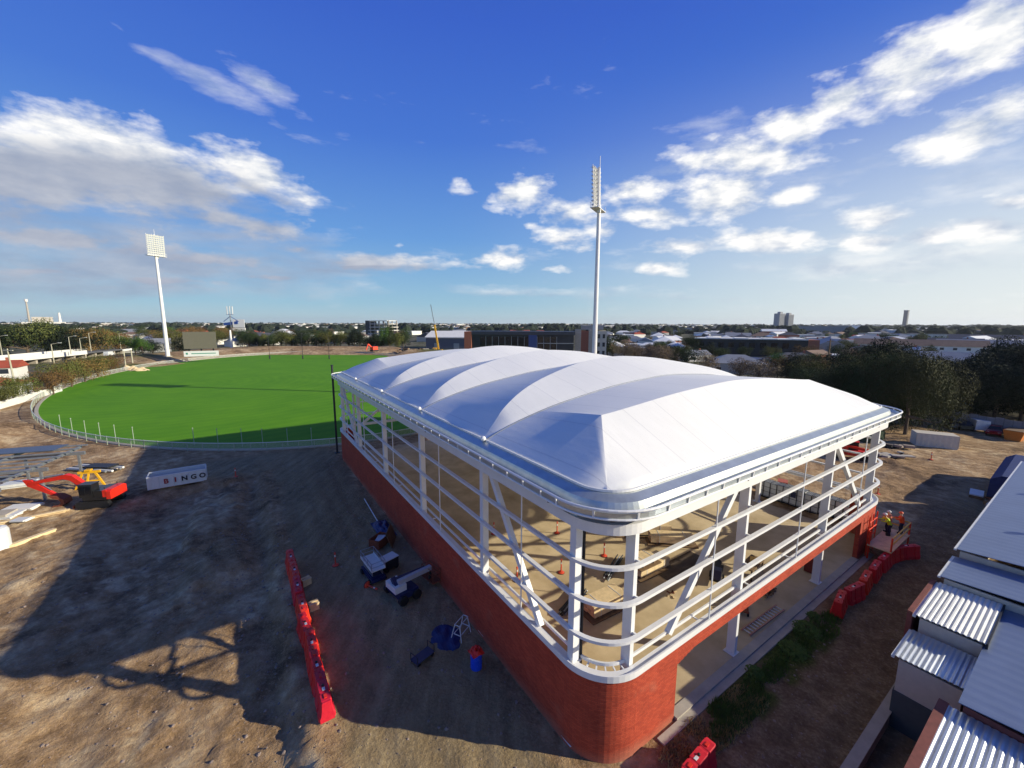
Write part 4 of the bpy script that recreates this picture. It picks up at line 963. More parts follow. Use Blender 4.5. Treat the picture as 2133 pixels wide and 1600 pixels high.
# bollards
cap_m = mat('orange_plastic', sr(206, 74, 48), .5, var=.1)
def make_bollard(label, group):
    root = thing('bollard', label, 'bollard', group=group)
    m_ = MB(); m_.lathe([(.24, 0), (.24, .05), (.14, .09), (.05, .1), (.045, .95), (.07, 1.0), (.05, 1.06)], 12); m_.build('post', cap_m, root)
    m_ = MB(); m_.lathe([(.052, .7), (.052, .85)], 12); m_.build('band', plastic_w, root)
    m_ = MB(); m_.lathe([(.26, -.02), (.26, .03)], 12); m_.build('base', black, root); return root
bo0 = make_bollard('x', 'orange bollards on the hall floor')
bl_ = [(7.8, 11.3, .1, 'orange bollard on the floor left of the corner column'), (12.0, 11.1, .1, 'orange bollard on the floor between the two corner columns'), (11.2, 15.8, .1, 'small orange bollard farther back above the near corner columns'),
       (4.6, 12.3, .1, 'orange bollard seen behind the left diagonal brace'), (2.2, 17.6, .1, 'orange bollard close inside the second left column'), (6.6, 18.7, .1, 'orange bollard beyond the second left column'),
       (17.6, 16.5, .1, 'orange bollard under the far roof edge shadow, right of the timber')]
for i, (t, s, z, l) in enumerate(bl_):
    if i == 0: o = bo0; o.location = W(t, s, z); o['label'] = l
    else: dup(bo0, W(t, s, z), rr.random(), l)
for (t, s, l) in ((-4.3, 17.6, 'red bollard fallen beside the scissor lift'), (-5.6, 21.5, 'dark red bollard standing in the shaded road'), (45.0, 3.2, 'orange bollard on the sunlit earth beyond the lane'), (65.5, 3.0, 'orange bollard beside the white site container'), (-11.8, 46.3, 'red bollard in the shade right of the white skip')):
    o = dup(bo0, W(t, s, gz(t, s)), 0, l); o['group'] = 'orange bollards outside the hall'
    if 'fallen' in l: o.rotation_euler = (R(85), 0, 1.0); o.location.z += .15
# --- inside the hall: packs of timber on bearers
def pack(label, t, s, a, l, w, h, rows, z=.12):
    root = tthing('timber_pack', label, 'timber pack', t, s, z, a, 'packs of timber on the hall floor')
    m_ = MB(); m_.bb(-l/2 - .25, l/2 + .3, -w/2 - .2, w/2 + .15, 0, .07); m_.build('base_board', wood_d, root)
    for x in (-l*.35, l*.35): m_ = MB(); m_.bb(x - .06, x + .06, -w/2, w/2, .073, .2); m_.build('bearer', wood_d, root)
    m_ = MB(); nb = 5
    for r_ in range(rows):
        for c_ in range(nb):
            j = rr.uniform(-.05, .05); hh = h / rows; ww = w / nb
            m_.bb(-l/2 + j, l/2 + j, -w/2 + c_*ww + .002, -w/2 + (c_+1)*ww - .002, .203 + r_*hh, .203 + (r_+1)*hh - .004)
    m_.build('boards', wood, root)
    for x in (-l*.3, l*.3): m_ = MB(); m_.bb(x - .02, x + .02, -w/2 - .01, w/2 + .01, .2, .215 + h); m_.build('strap', plastic_w, root)
pack('nearest timber pack, just behind the two corner columns', 7.6, 6.9, -.05, 2.7, 1.15, .75, 5)
pack('stepped timber pack in the middle of the row on the floor', 13.4, 8.0, -.05, 3.0, 1.2, .6, 4)
pack('half-height timber pack lying on the middle pack', 12.7, 8.0, -.03, 1.6, 1.1, .35, 2, .93)
pack('long timber pack behind the diagonal brace on the right side', 18.0, 9.4, -.7, 3.4, 1.0, .6, 4)
pack('farthest timber pack, partly in roof shade', 17.2, 11.6, -.62, 4.4, 1.0, .8, 5)
for t, s, a, l in ((6.3, 8.2, .35, 'bundle of black rods beside the nearest timber pack'), (11.4, 9.3, .4, 'bundle of black rods beside the stepped timber pack')):
    root = tthing('rod_bundle', l, 'rod bundle', t, s, .12, a, 'black rod bundles')
    for k in range(9): m_ = MB(); y = (k % 5) * .12; m_.tube((-1.5 + rr.uniform(-.3, .3), y, .12 + (k // 5) * .12), (1.4 + rr.uniform(-.3, .3), y + rr.uniform(-.15, .15), .14 + (k // 5) * .13), .045, 6); m_.build('rod', dsteel if k % 3 else steel, root)
tar = tthing('black_sheeting', 'dark sheeting spread behind the middle timber packs', 'sheeting', 15.8, 6.9, .11, 0); cloth_heap(tar, 'cloth', 2.4, .9, .18, mat('brown_sheet', sr(70, 58, 48), .7), 12)
# compressor cart
cc = tthing('compressor', 'black and blue wheeled compressor on the sunlit floor', 'compressor', 16.4, 4.6, .1, .4)
m_ = MB(); m_.bb(-.8, .8, -.35, .35, .3, .8); m_.tube((-.7, 0, 1.0), (.7, 0, 1.0), .22, 14); m_.build('tank', black, cc)
m_ = MB(); m_.box((-.7, -.1, .9), (.5, .5, .7)); m_.build('motor', blue, cc)
for y in (-.42, .42): m_ = MB(); m_.tube((.2, y - .05, .22), (.2, y + .05, .22), .22, 14); m_.build('wheel', black, cc)
m_ = MB(); m_.tube((.8, 0, .6), (2.0, .2, .9), .05); m_.tube((.9, .2, .7), (2.1, .5, 1.1), .04); m_.build('drawbar', dsteel, cc)
tb = tthing('work_bench', 'brown work bench in the shadow behind the right side column', 'bench', 19.2, 3.6, .1, .1)
m_ = MB(); m_.bb(-1.1, 1.1, -.45, .45, .8, .88); m_.build('top', wood_d, tb)
for x in (-1, 1):
    for y in (-.38, .38): m_ = MB(); m_.bb(x - .05, x + .05, y - .05, y + .05, 0, .8); m_.build('leg', wood_d, tb)
m_ = MB(); m_.box((.2, 0, .98), (.7, .4, .18), .3); m_.build('tool_box', yellow, tb)
ct = tthing('site_cart', 'low rusty cart loaded with tins beside the floor edge', 'cart', 14.7, 2.0, .1, .5)
m_ = MB(); m_.bb(-.6, .6, -.38, .38, .28, .36); m_.build('tray', rust, ct)
for x in (-.42, .42):
    for y in (-.36, .36): m_ = MB(); m_.tube((x, y - .05, .15), (x, y + .05, .15), .15, 12); m_.build('wheel', black, ct)
for k in range(5): m_ = MB(); m_.lathe([(.1, 0), (.1, .28), (.06, .3)], 12, (-.4 + .2*k, rr.uniform(-.2, .2), .36)); m_.build('tin', (plastic_w, wood, dsteel)[k % 3], ct)
rb = tthing('rubble_bundle', 'small heap of offcuts beside the work bench', 'offcuts', 18.0, 1.9, .1, .2)
for k in range(12): m_ = MB(); m_.box((rr.uniform(-.6, .6), rr.uniform(-.3, .3), .06 + .05 * (k // 4)), (rr.uniform(.5, 1.2), .08, .06), rr.uniform(-.6, .6)); m_.build('offcut', wood_d, rb)
ld = tthing('ladder', 'metal ladder lying along the edge of the floor slab', 'ladder', 14.9, .75, .16, -.03)
for y in (-.24, .24): m_ = MB(); m_.bb(-2.0, 2.0, y - .035, y + .035, 0, .09); m_.build('stile', mat('pink_frame', sr(176, 128, 112), .5, .2), ld)
for k in range(13): m_ = MB(); m_.tube((-1.85 + k * .308, -.205, .05), (-1.85 + k * .308, .205, .05), .03, 8); m_.build('rung', plastic_w, ld)
cbn = tthing('red_cabinet', 'dark red cabinet standing behind the right hand column foot', 'cabinet', 23.1, 1.4, .1, .1)
m_ = MB(); m_.bb(-.35, .35, -.25, .25, .05, 1.3); m_.build('case', mat('cabinet_red', sr(110, 34, 28), .5), cbn); m_ = MB(); m_.bb(-.3, .3, -.268, -.253, .1, 1.25); m_.build('door', mat('cabinet_door', sr(126, 44, 34), .5), cbn)
rub = tthing('rubbish_scraps', 'scrap offcuts lying on the floor inside the right side', 'offcuts', 12.4, 5.4, .1, 0)
for k in range(7): m_ = MB(); m_.box((rr.uniform(-.4, .4), rr.uniform(-.3, .3), .04), (.3, .08, .05), rr.random() * 3); m_.build('offcut', rust if k % 2 else wood, rub)
# row of white tanks along the far side
tk0 = None
for k in range(13):
    t, s = 34.6 - (k % 2) * .02 + .12 * (k > 8), 2.6 + k * .62
    l = f'{("nearest", "second", "third", "fourth", "fifth", "sixth", "seventh", "eighth", "ninth", "tenth", "eleventh", "twelfth", "farthest")[k]} white caged panel from the lane in the row beyond the hall'
    if tk0 is None:
        tk0 = tthing('caged_panel', l, 'caged panel', t, s, 0, 0, 'white caged panels beyond the hall')
        m_ = MB(); m_.bb(-.5, .5, -.28, .28, .15, 1.75); m_.build('panel', plastic_w, tk0)
        m_ = MB()
        for z in (.2, .7, 1.2, 1.72): m_.bb(-.53, .53, -.31, .31, z, z + .03)
        for x in (-.53, .53):
            for y in (-.31, .31): m_.bb(x - .025, x + .025, y - .025, y + .025, 0, 1.75)
        m_.build('cage', dsteel, tk0)
        m_ = MB(); m_.bb(-.45, .45, -.3, .3, 0, .14); m_.build('pallet', dsteel, tk0)
    else:
        o = dup(tk0, W(t, s, gz(t, s)), TH, l)
    if k in (3, 7):
        q = MB(); q.bb(-.515, -.503, -.24, .24, .9, 1.5); q.build('blue_label', blue, tk0 if k == 0 else o)
# wheeled low trolley under the panels
def red_machine(label, t, s, a, sc=1.0, m=None):
    root = tthing('telehandler', label, 'telehandler', t, s, gz(t, s), a, 'red machines beyond the hall'); m = m or exred
    q = MB(); q.bb(-1.9, 1.9, -.8, .8, .6, 1.2); q.bb(.4, 1.8, -.2, .9, 1.203, 1.75); q.build('chassis', m, root)
    q = MB(); q.xprism([(-.85, 1.203), (.0, 1.203), (0, 2.3), (-.75, 2.3)], -.7, .5); q.build('cab', glass_d, root)
    q = MB(); q.bb(-.75, .55, -.9, .05, 2.303, 2.38); q.build('cab_roof', m, root)
    q = MB(); q.bar((1.7, .35, 1.9), (-2.6, .35, 1.4), .28, .3); q.build('boom', m, root)
    q = MB(); q.bar((-2.6, .35, 1.3), (-2.7, .35, .4), .8, .12); q.bb(-3.6, -2.7, .0, .12, .35, .42); q.bb(-3.6, -2.7, .6, .72, .35, .42); q.build('forks', dsteel, root)
    for x in (-1.3, 1.3):
        for y in (-.95, .95): q = MB(); q.tube((x, y - .18, .5), (x, y + .18, .5), .5, 16); q.build('wheel', black, root)
    root.scale = (sc,) * 3; return root
red_machine('red telehandler seen through the far right rails of the hall', 57.5, 9.3, 1.9)
red_machine('red telehandler parked beyond the row of caged panels', 47.5, 13.5, .6)
red_machine('dull red telehandler far behind the middle of the hall', 50.5, 19.0, 2.5, 1.0, rust)
# pallets of bricks behind
for k, (t, s, l) in enumerate(((41.5, 14.6, 'nearer brick pallet behind the hall'), (43.4, 15.6, 'farther brick pallet behind the hall'), (38.0, 9.5, 'brick pallet beside the caged panels'))):
    root = tthing('brick_pallet', l, 'brick pallet', t, s, gz(t, s), .2 * k, 'brick pallets'); q = MB(); q.bb(-.6, .6, -.5, .5, 0, .14); q.build('pallet', wood_d, root)
    q = MB()
    for z in range(5):
        for x in range(4): q.bb(-.55 + x*.28, -.55 + x*.28 + .27, -.45, .45, .143 + z*.19, .143 + z*.19 + .18)
    q.build('bricks', mat('loose_brick', sr(176, 92, 74), .85, var=.2, scale=8), root)
# --- people on a work platform at the far right corner pier
wp = tthing('work_platform', 'mobile work platform with yellow rails at the far brick pier', 'work platform', 31.2, -.95, gz(31, -1), 0)
q = MB(); q.bb(-2.4, 2.4, -.75, .7, 1.1, 1.18); q.build('deck', wood, wp)
for x in (-2.3, 2.3):
    for y in (-.68, .6): q = MB(); q.tube((x, y, 0), (x, y, 2.25), .06); q.build('leg', orange, wp)
for z in (1.7, 2.2):
    q = MB(); q.tube((-2.3, -.68, z), (2.3, -.68, z), .05); q.tube((2.3, -.68, z), (2.3, .6, z), .05); q.build('guard_rail', yellow, wp)
for a, b_ in (((-2.3, -.68, .1), (0, -.68, .9)), ((2.3, -.68, .1), (0, -.68, .9)), ((-2.3, -.68, .1), (-2.3, .6, .9)), ((-2.3, .6, .4), (-2.3, .6, 1.9))): q = MB(); q.tube(a, b_, .03); q.build('brace', rust, wp)
fr2 = MB()
for x in (-2.35, -1.5, -.65): fr2.tube((x, .72, .2), (x, .72, 3.4), .045)
for z in (.5, 1.1, 1.7, 2.3, 2.9): fr2.tube((-2.35, .72, z), (-.65, .72, z), .04)
fr2.build('ladder_frame', orange, wp)
def person(label, loc, rz, vest_m, helm_m, bend=.25, arm=1.0):
    root = thing('person', label, 'person', loc, rz, 'workers on the platform')
    me = bpy.data.meshes.new('body'); o = bpy.data.objects.new('body', me); C.objects.link(o); o.parent = root
    fw = math.sin(bend) * .5; hz = .95
    V = {}; vl = []; el_ = []; rad = []
    def v(n, p, r, par=None):
        V[n] = len(vl); vl.append(p); rad.append(r)
        if par: el_.append((V[par], V[n]))
    v('pel', (0, 0, hz), (.14, .11)); v('belly', (fw*.3, 0, hz + .2), (.13, .1), 'pel'); v('chest', (fw*.7, 0, hz + .42), (.16, .11), 'belly'); v('neck', (fw, 0, hz + .56), (.055, .055), 'chest')
    v('jaw', (fw + .04, 0, hz + .65), (.075, .07), 'neck'); v('head', (fw + .04, 0, hz + .74), (.09, .08), 'jaw'); v('crown', (fw + .03, 0, hz + .82), (.07, .065), 'head')
    v('nose', (fw + .15, 0, hz + .71), (.014, .014), 'head')
    for sgn in (-1, 1):
        k = str(sgn); v('hip' + k, (0, .1*sgn, hz - .05), (.095, .095), 'pel'); v('knee' + k, (.05 + .05*sgn, .12*sgn, .5), (.06, .06), 'hip' + k); v('ank' + k, (-.03 + .05*sgn, .13*sgn, .09), (.04, .04), 'knee' + k); v('toe' + k, (.14 + .05*sgn, .14*sgn, .04), (.04, .035), 'ank' + k)
        v('sh' + k, (fw*.8, .19*sgn, hz + .47), (.06, .06), 'chest'); v('elb' + k, (fw*.8 + .14*arm, .25*sgn, hz + .24), (.042, .042), 'sh' + k); v('wri' + k, (fw + .36*arm, .2*sgn, hz + .26), (.028, .028), 'elb' + k); v('palm' + k, (fw + .44*arm, .19*sgn, hz + .27), (.03, .016), 'wri' + k)
        for f in range(4):
            y = .19*sgn + (f - 1.5) * .022; ln = (.055, .07, .075, .06)[f]
            v(f'f{f}a' + k, (fw + .44*arm + .035 + ln*.5, y, hz + .265), (.009, .009), 'palm' + k); v(f'f{f}b' + k, (fw + .44*arm + .03 + ln, y, hz + .235), (.008, .008), f'f{f}a' + k)
        v('tha' + k, (fw + .44*arm + .02, (.19 - .045)*sgn, hz + .25), (.01, .01), 'palm' + k)
    me.from_pydata(vl, el_, []); me.materials.append(skin)
    sk_ = o.modifiers.new('skin', 'SKIN'); sk_.use_smooth_shade = True
    if not me.skin_vertices: me.attributes.new if False else None
    bm2 = bmesh.new(); bm2.from_mesh(me); lay = bm2.verts.layers.skin.verify()
    for i, vv in enumerate(bm2.verts): vv[lay].radius = rad[i]; vv[lay].use_root = (i == 0)
    bm2.to_mesh(me); bm2.free()
    sb = o.modifiers.new('sub', 'SUBSURF'); sb.levels = 1; sb.render_levels = 1
    def shell(name, pts, m):
        q = MB(); n = 10; vs = []
        for (c, rx, ry) in pts: vs += [(c[0] + rx*math.cos(6.283*i/n), c[1] + ry*math.sin(6.283*i/n), c[2]) for i in range(n)]
        q.add(vs, [(a*n+i, a*n+(i+1) % n, (a+1)*n+(i+1) % n, (a+1)*n+i) for a in range(len(pts)-1) for i in range(n)]); q.build(name, m, root, smooth=True)
    shell('vest', [((0, 0, hz - .08), .16, .2), ((fw*.3, 0, hz + .15), .165, .19), ((fw*.7, 0, hz + .4), .17, .24), ((fw*.85, 0, hz + .5), .13, .22), ((fw*.95, 0, hz + .54), .07, .08)], vest_m)
    for sgn in (-1, 1):
        shell('trouser_leg', [((0, .1*sgn, hz), .13, .115), ((.05 + .05*sgn, .12*sgn, .5), .095, .09), ((-.03 + .05*sgn, .13*sgn, .12), .075, .075)], navy)
        sl_ = MB(); sl_.tube((fw*.8, .19*sgn, hz + .5), (fw*.8 + .14*arm, .25*sgn, hz + .24), .075, 10, .06); sl_.tube((fw*.8 + .14*arm, .25*sgn, hz + .24), (fw + .34*arm, .2*sgn, hz + .26), .058, 10, .042); sl_.build('sleeve', vest_m, root)
        bt = MB(); bt.box((.05 + .05*sgn, .135*sgn, .06), (.28, .11, .12)); bt.build('boot', black, root)
    hm = MB(); hm.ball((fw + .035, 0, hz + .8), .118, 12, (1.1, 1, .75)); hm.lathe([(.15, 0), (.15, .015)], 14, (fw + .05, 0, hz + .77)); hm.build('helmet', helm_m, root, smooth=True)
    q = MB(); q.ball((fw + .12, -.035, hz + .735), .012, 6); q.build('eye', black, root); q = MB(); q.ball((fw + .12, .035, hz + .735), .012, 6); q.build('eye', black, root)
    return root
pz = gz(31, -1) + 1.18
person('person in yellow vest bending at the near end of the platform', W(32.0, -.75, pz), TH + 2.2, hivis_y, plastic_w, .8)
person('person in orange vest standing at the outer platform rail', W(33.2, -1.2, pz), TH + 1.9, hivis_o, mat('orange_helmet', sr(226, 90, 40), .4), .2)
person('person in dusty orange shirt facing the brick pier', W(32.6, -.55, pz), TH + 1.4, mat('faded_orange', sr(196, 110, 84), .85), plastic_w, .1)
# --- wheel stops, kerb stones, low wall, blue tarped trailer along the sheds
lw = tthing('low_wall', 'low mossy concrete wall running beside the sheds in the lane', 'low wall', 10.6, -5.4, -.1, -.0)
q = MB(); q.bb(-8.5, 4.7, -.16, .16, 0, .75); q.build('wall', concrete, lw); q = MB(); q.bb(-8.52, 4.72, -.2, .2, .753, .83); q.build('coping', concrete, lw)
# --- sheds
iron = mat('corrugated_iron', sr(196, 202, 204), .36, .55, var=.16, scale=.9)
iron_b = mat('blue_grey_sheet', sr(118, 132, 158), .42, .35, var=.08, scale=.6)
cream = mat('cream_wall', sr(196, 188, 172), .8, var=.08)
dkb = mat('dark_brick', sr(120, 66, 58), .85, var=.2, scale=4)
def sheet(mb, t0, t1, s0, s1, zf, pitch=.0, axis_='s', amp=.022, wave=.2):
    # corrugated panel; zf(t, s) gives height; ridges run along axis_
    if axis_ == 's': n = int((t1 - t0) / (wave / 4)); us = [t0 + (t1 - t0) * i / n for i in range(n + 1)]; vs_ = [s0, (s0+s1)/2, s1]; P_ = [(u, v, zf(u, v) + amp * math.sin(2*math.pi*u/wave)) for u in us for v in vs_]
    else: n = int((s1 - s0) / (wave / 4)); us = [s0 + (s1 - s0) * i / n for i in range(n + 1)]; vs_ = [t0, (t0+t1)/2, t1]; P_ = [(v, u, zf(v, u) + amp * math.sin(2*math.pi*u/wave)) for u in us for v in vs_]
    F_ = [(i*3+j, (i+1)*3+j, (i+1)*3+j+1, i*3+j+1) for i in range(n) for j in range(2)]
    mb.add(P_, F_)
def shed(label, t0, t1, s0, s1, z0, z1, roofm, wallm, corr='s', par=False, low=None, gut=True, amp=.022, wave=.2):
    # roof height z0 at s1 (outer, lane side) and z1 at s0
    root = thing('shed', label, 'shed', W(t0, s1, 0), TH, 'sheds along the lane')
    zz = lambda t, s: z0 + (z1 - z0) * ((-s) / (s1 - s0))
    q = MB(); a, b_ = t1 - t0, -(s1 - s0)
    for bx_ in ((.05, a - .05, -.15, -.05), (.05, a - .05, b_ + .05, b_ + .15), (.053, .15, b_ + .15, -.15), (a - .15, a - .053, b_ + .15, -.15)):
        zt = min(z0, z1) - .12; q.bb(*bx_, -.2, zt)
    q.build('wall', wallm, root)
    q = MB(); sheet(q, -.05, a + .05, b_ - .05, .08, zz, axis_=corr, amp=amp, wave=wave); o = q.build('roof', roofm, root); so = o.modifiers.new('t', 'SOLIDIFY'); so.thickness = .03
    if gut: q = MB(); q.bb(-.06, a + .06, .085, .2, z0 - .12, z0 - .02); q.build('gutter', plastic_w, root)
    if par: q = MB(); q.bb(0, a, .21, .4, 0, z0 + .06); q.build('parapet', dkb, root)
    if low: q = MB(); q.bb(.02, a - .02, -.045, .0, 0, low); q.bb(.0, .045, b_ + .1, -.05, 0, low); q.build('plinth', mat('dark_plinth', sr(70, 78, 82), .7), root)
    q = MB(); q.bb(-.08, a + .08, b_ - .12, b_ - .05, z1 - .25, z1 + .05); q.build('flashing', dsteel, root)
    return root
shed('bottom right shed with rusty brick parapet and shiny corrugated roof', 3.0, 11.0, -12.5, -7.4, 3.6, 3.75, iron, cream, 't', wave=.2, amp=.02)
shed('small cream shed with shiny corrugated roof and dark plinth', 12.8, 15.45, -7.55, -5.5, 3.45, 3.5, iron, cream, 't', low=1.8, wave=.17, amp=.018)
shed('shed with bold white corrugated roof behind a brown brick parapet', 15.75, 20.15, -7.6, -5.5, 4.15, 4.2, mat('white_corrugated', sr(222, 222, 214), .5, .0, var=.14, scale=1.2), cream, 't', par=True, wave=.19, amp=.024)
shed('blue-grey roofed shed between the white corrugated roof and the long roof', 20.25, 23.55, -9.0, -5.5, 4.55, 4.75, iron_b, cream, 's', wave=.5, amp=.003)
shed('long blue-grey roofed shed reaching up to the blue awning', 23.75, 51.5, -15.0, -5.5, 5.0, 5.7, iron_b, cream, 's', wave=.6, amp=.003)
shed('wide smooth blue-grey roof filling the right edge of the picture', 11.05, 20.2, -18.0, -7.65, 4.0, 4.8, iron_b, dkb, 's', gut=False, wave=.6, amp=.003)
shed('smaller blue-grey roof at the right edge above the white corrugated roof', 20.3, 23.6, -18.0, -9.1, 4.7, 5.4, iron_b, dkb, 's', gut=False, wave=.6, amp=.003)
wp2 = tthing('parapet_wall', 'reddish brick wall stub beside the bottom right shed roof', 'brick wall', 9.4, -7.3, 0, 0)
q = MB(); q.bb(-6.2, 1.7, -.02, .2, 0, 3.62); q.build('wall', dkb, wp2); q = MB(); q.bb(-6.25, 1.75, -.05, .23, 3.623, 3.66); q.build('coping', dkb, wp2)
for (t, s_, z, l) in ((17.5, -10.5, 4.25, 'small round vent on the wide smooth roof, lower one'), (21.6, -10.8, 4.85, 'small round vent on the upper right smooth roof'), (30.0, -8.0, 5.25, 'round vent on the near half of the long blue-grey roof'), (40.0, -7.5, 5.2, 'round vent on the far half of the long blue-grey roof')):
    v_ = tthing('roof_vent', l, 'roof vent', t, s_, z - .1, 0, 'vents on the shed roofs'); q = MB(); q.lathe([(.12, 0), (.12, .35), (.22, .38), (.24, .5), (.16, .6), (.02, .64)], 14); q.build('cowl', steel, v_); q = MB(); q.box((0, 0, .1), (.5, .5, .04)); q.build('flashing', dsteel, v_)
# blue covered trailer and clutter beyond
bt = tthing('covered_trailer', 'long trailer under a blue tarpaulin beyond the long shed roof', 'trailer', 57.5, -4.6, gz(57, -4.6), .02)
q = MB(); q.bb(-6, 6, -1.1, 1.1, .7, .9); q.build('deck', dsteel, bt)
q = MB(); q.xprism([(-1.15, .905), (1.15, .905), (1.1, 2.7), (.4, 3.2), (-.4, 3.2), (-1.1, 2.7)], -6, 6); q.build('cover', tarp_b, bt)
for x in (-4.5, -3.4, 3.4, 4.5):
    for y in (-1.0, 1.0): q = MB(); q.tube((x, y - .12, .42), (x, y + .12, .42), .42, 14); q.build('wheel', black, bt)
wt = tthing('water_tank', 'pale round-lidded tank in the shade beside the long shed', 'tank', 47.5, -4.9, gz(47, -4.9), 0)
q = MB(); q.lathe([(.9, 0), (.9, 1.3), (.7, 1.6), (.2, 1.7)], 18); q.build('body', mat('grey_plastic', sr(150, 150, 150), .5), wt); q = MB(); q.lathe([(.2, 1.7), (.2, 1.78), (.05, 1.8)], 12); q.build('lid', dsteel, wt)
sk2 = tthing('scrap_heap', 'dark scrap heap against the long shed near the blue trailer', 'scrap heap', 50.8, -4.3, gz(50.8, -4.3), 0)
for k in range(22): q = MB(); q.box((rr.uniform(-1.6, 1.6), rr.uniform(-.9, .9), rr.uniform(.1, .8)), (rr.uniform(.3, 1.2), rr.uniform(.1, .5), rr.uniform(.05, .4)), rr.random() * 3); q.build('scrap', (rust, dsteel, wood_d, plastic_w)[k % 4], sk2)
pt = tthing('pallet_stack', 'flat pale stack lying in the shade by the blue trailer', 'pallet stack', 53.5, -2.7, gz(53.5, -2.7), .1)
for k in range(3): q = MB(); q.bb(-1.1, 1.1, -.5, .5, k*.15, k*.15 + .12); q.build('pallet', wood_d if k < 2 else plastic_w, pt)
# white site container, green container, cars along the back fence
def container(name, label, loc, rz, m, l=6.0, w=2.4, h=2.6, group=None):
    root = thing(name, label, 'container', loc, rz, group)
    q = MB(); n = int(l / .15); P_ = []
    for sy in (-1, 1):
        for i in range(n + 1):
            x = -l/2 + l*i/n; y = sy * (w/2 - (.04 if (i // 2) % 2 else 0)); P_ += [(x, y, .15), (x, y, h - .1)]
    k = (n + 1) * 2
    F_ = [(2*i, 2*i+2, 2*i+3, 2*i+1) for i in range(n)] + [(k+2*i, k+2*i+1, k+2*i+3, k+2*i+2) for i in range(n)]
    q.add(P_, F_); q.bb(-l/2, l/2, -w/2, w/2, 0, .15); q.bb(-l/2, l/2, -w/2, w/2, h - .1, h); q.bb(-l/2 - .01, -l/2 + .05, -w/2, w/2, .153, h - .103); q.build('body', m, root)
    for y in (-.6, .6): q = MB(); q.bb(l/2 - .03, l/2 + .04, y - .57, y + .57, .17, h - .12); q.build('door', m, root)
    for y in (-1.0, -.2, .2, 1.0): q = MB(); q.tube((l/2 + .07, y, .2), (l/2 + .07, y, h - .15), .03, 6); q.build('lock_rod', steel, root)
    return root
container('site_container', 'cream site container in the sun on the open earth', W(75.2, 4.6, gz(75, 4.6)), TH - 1.1, cream, 4.6, 2.3, 2.0)
container('green_container', 'dark green low container left of the cream site container', W(70.8, 11.0, gz(70, 11)), TH - .1, mat('dark_green', sr(34, 60, 40), .5), 4.5, 2.2, 1.4)
def car(label, loc, rz, m, van=False, group='cars along the back fence'):
    root = thing('parked_van' if van else 'parked_car', label, 'van' if van else 'car', loc, rz, group)
    if van: pr1 = [(-.25, .35), (4.2, .35), (4.3, .9), (4.1, 1.15), (3.5, 1.95), (-.2, 2.0)]
    else: pr1 = [(0, .35), (4.3, .35), (4.35, .75), (4.2, .9), (3.2, 1.0), (.6, 1.0), (.05, .95)]
    def extr(poly, w, name, mm, w2=None):
        n = len(poly); w2 = w2 or w; q = MB(); zmx = max(z for x, z in poly); zmn = min(z for x, z in poly)
        f = lambda z: w + (w2 - w) * (z - zmn) / (zmx - zmn)
        q.add([(x - 2.1, -f(z), z) for x, z in poly] + [(x - 2.1, f(z), z) for x, z in poly], [tuple(range(n)), tuple(range(n, 2*n))[::-1]] + [(i, n+i, n+(i+1) % n, (i+1) % n) for i in range(n)]); return q.build(name, mm, root)
    extr(pr1, .88, 'body', m, .82)
    if van: extr([(3.45, 1.2), (4.02, 1.2), (3.52, 1.88), (3.3, 1.88)], .84, 'windscreen', glass_d)
    else: extr([(.5, 1.003), (3.25, 1.003), (2.6, 1.45), (1.0, 1.47)], .78, 'windows', glass_d, .62); extr([(1.0, 1.473), (2.55, 1.453), (2.4, 1.5), (1.1, 1.52)], .62, 'roof', m, .6)
    for x in (.8, 3.4):
        for y in (-.8, .8):
            q = MB(); q.tube((x - 2.1, y - .11, .33), (x - 2.1, y + .11, .33), .33, 16); wv = q.build('wheel', black, root); q = MB(); q.tube((x - 2.1, y - .115, .33), (x - 2.1, y + .115, .33), .18, 10); q.build('rim', steel, wv)
    for y in (-.6, .6): q = MB(); q.box((4.3 - 2.1, y, .72), (.08, .3, .14)); q.build('headlight', plastic_w, root)
    return root
wc = mat('car_white', sr(215, 218, 220), .25, .1); rc_ = mat('car_red', sr(150, 22, 30), .25, .2); gc_ = mat('car_grey', sr(90, 94, 100), .25, .4); bc_ = mat('car_black', sr(24, 26, 30), .22, .2)
car('white van by the back fence, left of the red car', P2(2032, 895), R(60), wc, True); car('dark red car by the back fence beside the orange skip', P2(2072, 905), R(215), rc_)
car('dark car in front of the back fence, left of the white van', P2(2003, 893), R(60), bc_); car('grey car at the left end of the back fence', P2(1985, 890), R(60), gc_)
osk = thing('orange_skip', 'orange skip at the right edge by the back fence', 'skip', P2(2115, 915), .5)
q = MB(); q.xprism([(-.8, 0), (.8, 0), (1.1, 1.5), (-1.1, 1.5)], -1.8, 1.8); q.build('body', mat('skip_orange', sr(190, 110, 30), .6), osk); q = MB(); q.bb(-1.7, 1.7, -.95, .95, 1.503, 1.56); q.build('load', wood_d, osk)
for a, b_, l, m, hh in (((1955, 888), (2133, 918), 'long grey hoarding fence across the back of the site', mat('grey_hoarding', sr(128, 130, 136), .7, var=.15, scale=1), 2.6),):
    A, B_ = G(*a), G(*b_); A.z = B_.z = 0; d = (B_ - A).length; root = thing('hoarding', l, 'fence', A, math.atan2(B_.y - A.y, B_.x - A.x))
    n = 10
    for k in range(n): q = MB(); q.bb(k*d/n + .02, (k+1)*d/n*1.0 - .02, 2.2, 2.26, .1, hh + (.15 if k % 3 == 0 else 0)); q.build('panel', m, root)
    for k in range(n + 1): q = MB(); q.bb(k*d/n - .05, k*d/n + .05, 2.27, 2.37, 0, hh + .2); q.build('post', dsteel, root)
pu = thing('market_umbrella', 'teal umbrella canopy in the dark trees behind the hoarding', 'umbrella', (*G(1985, 870)[:2], 0), 0)
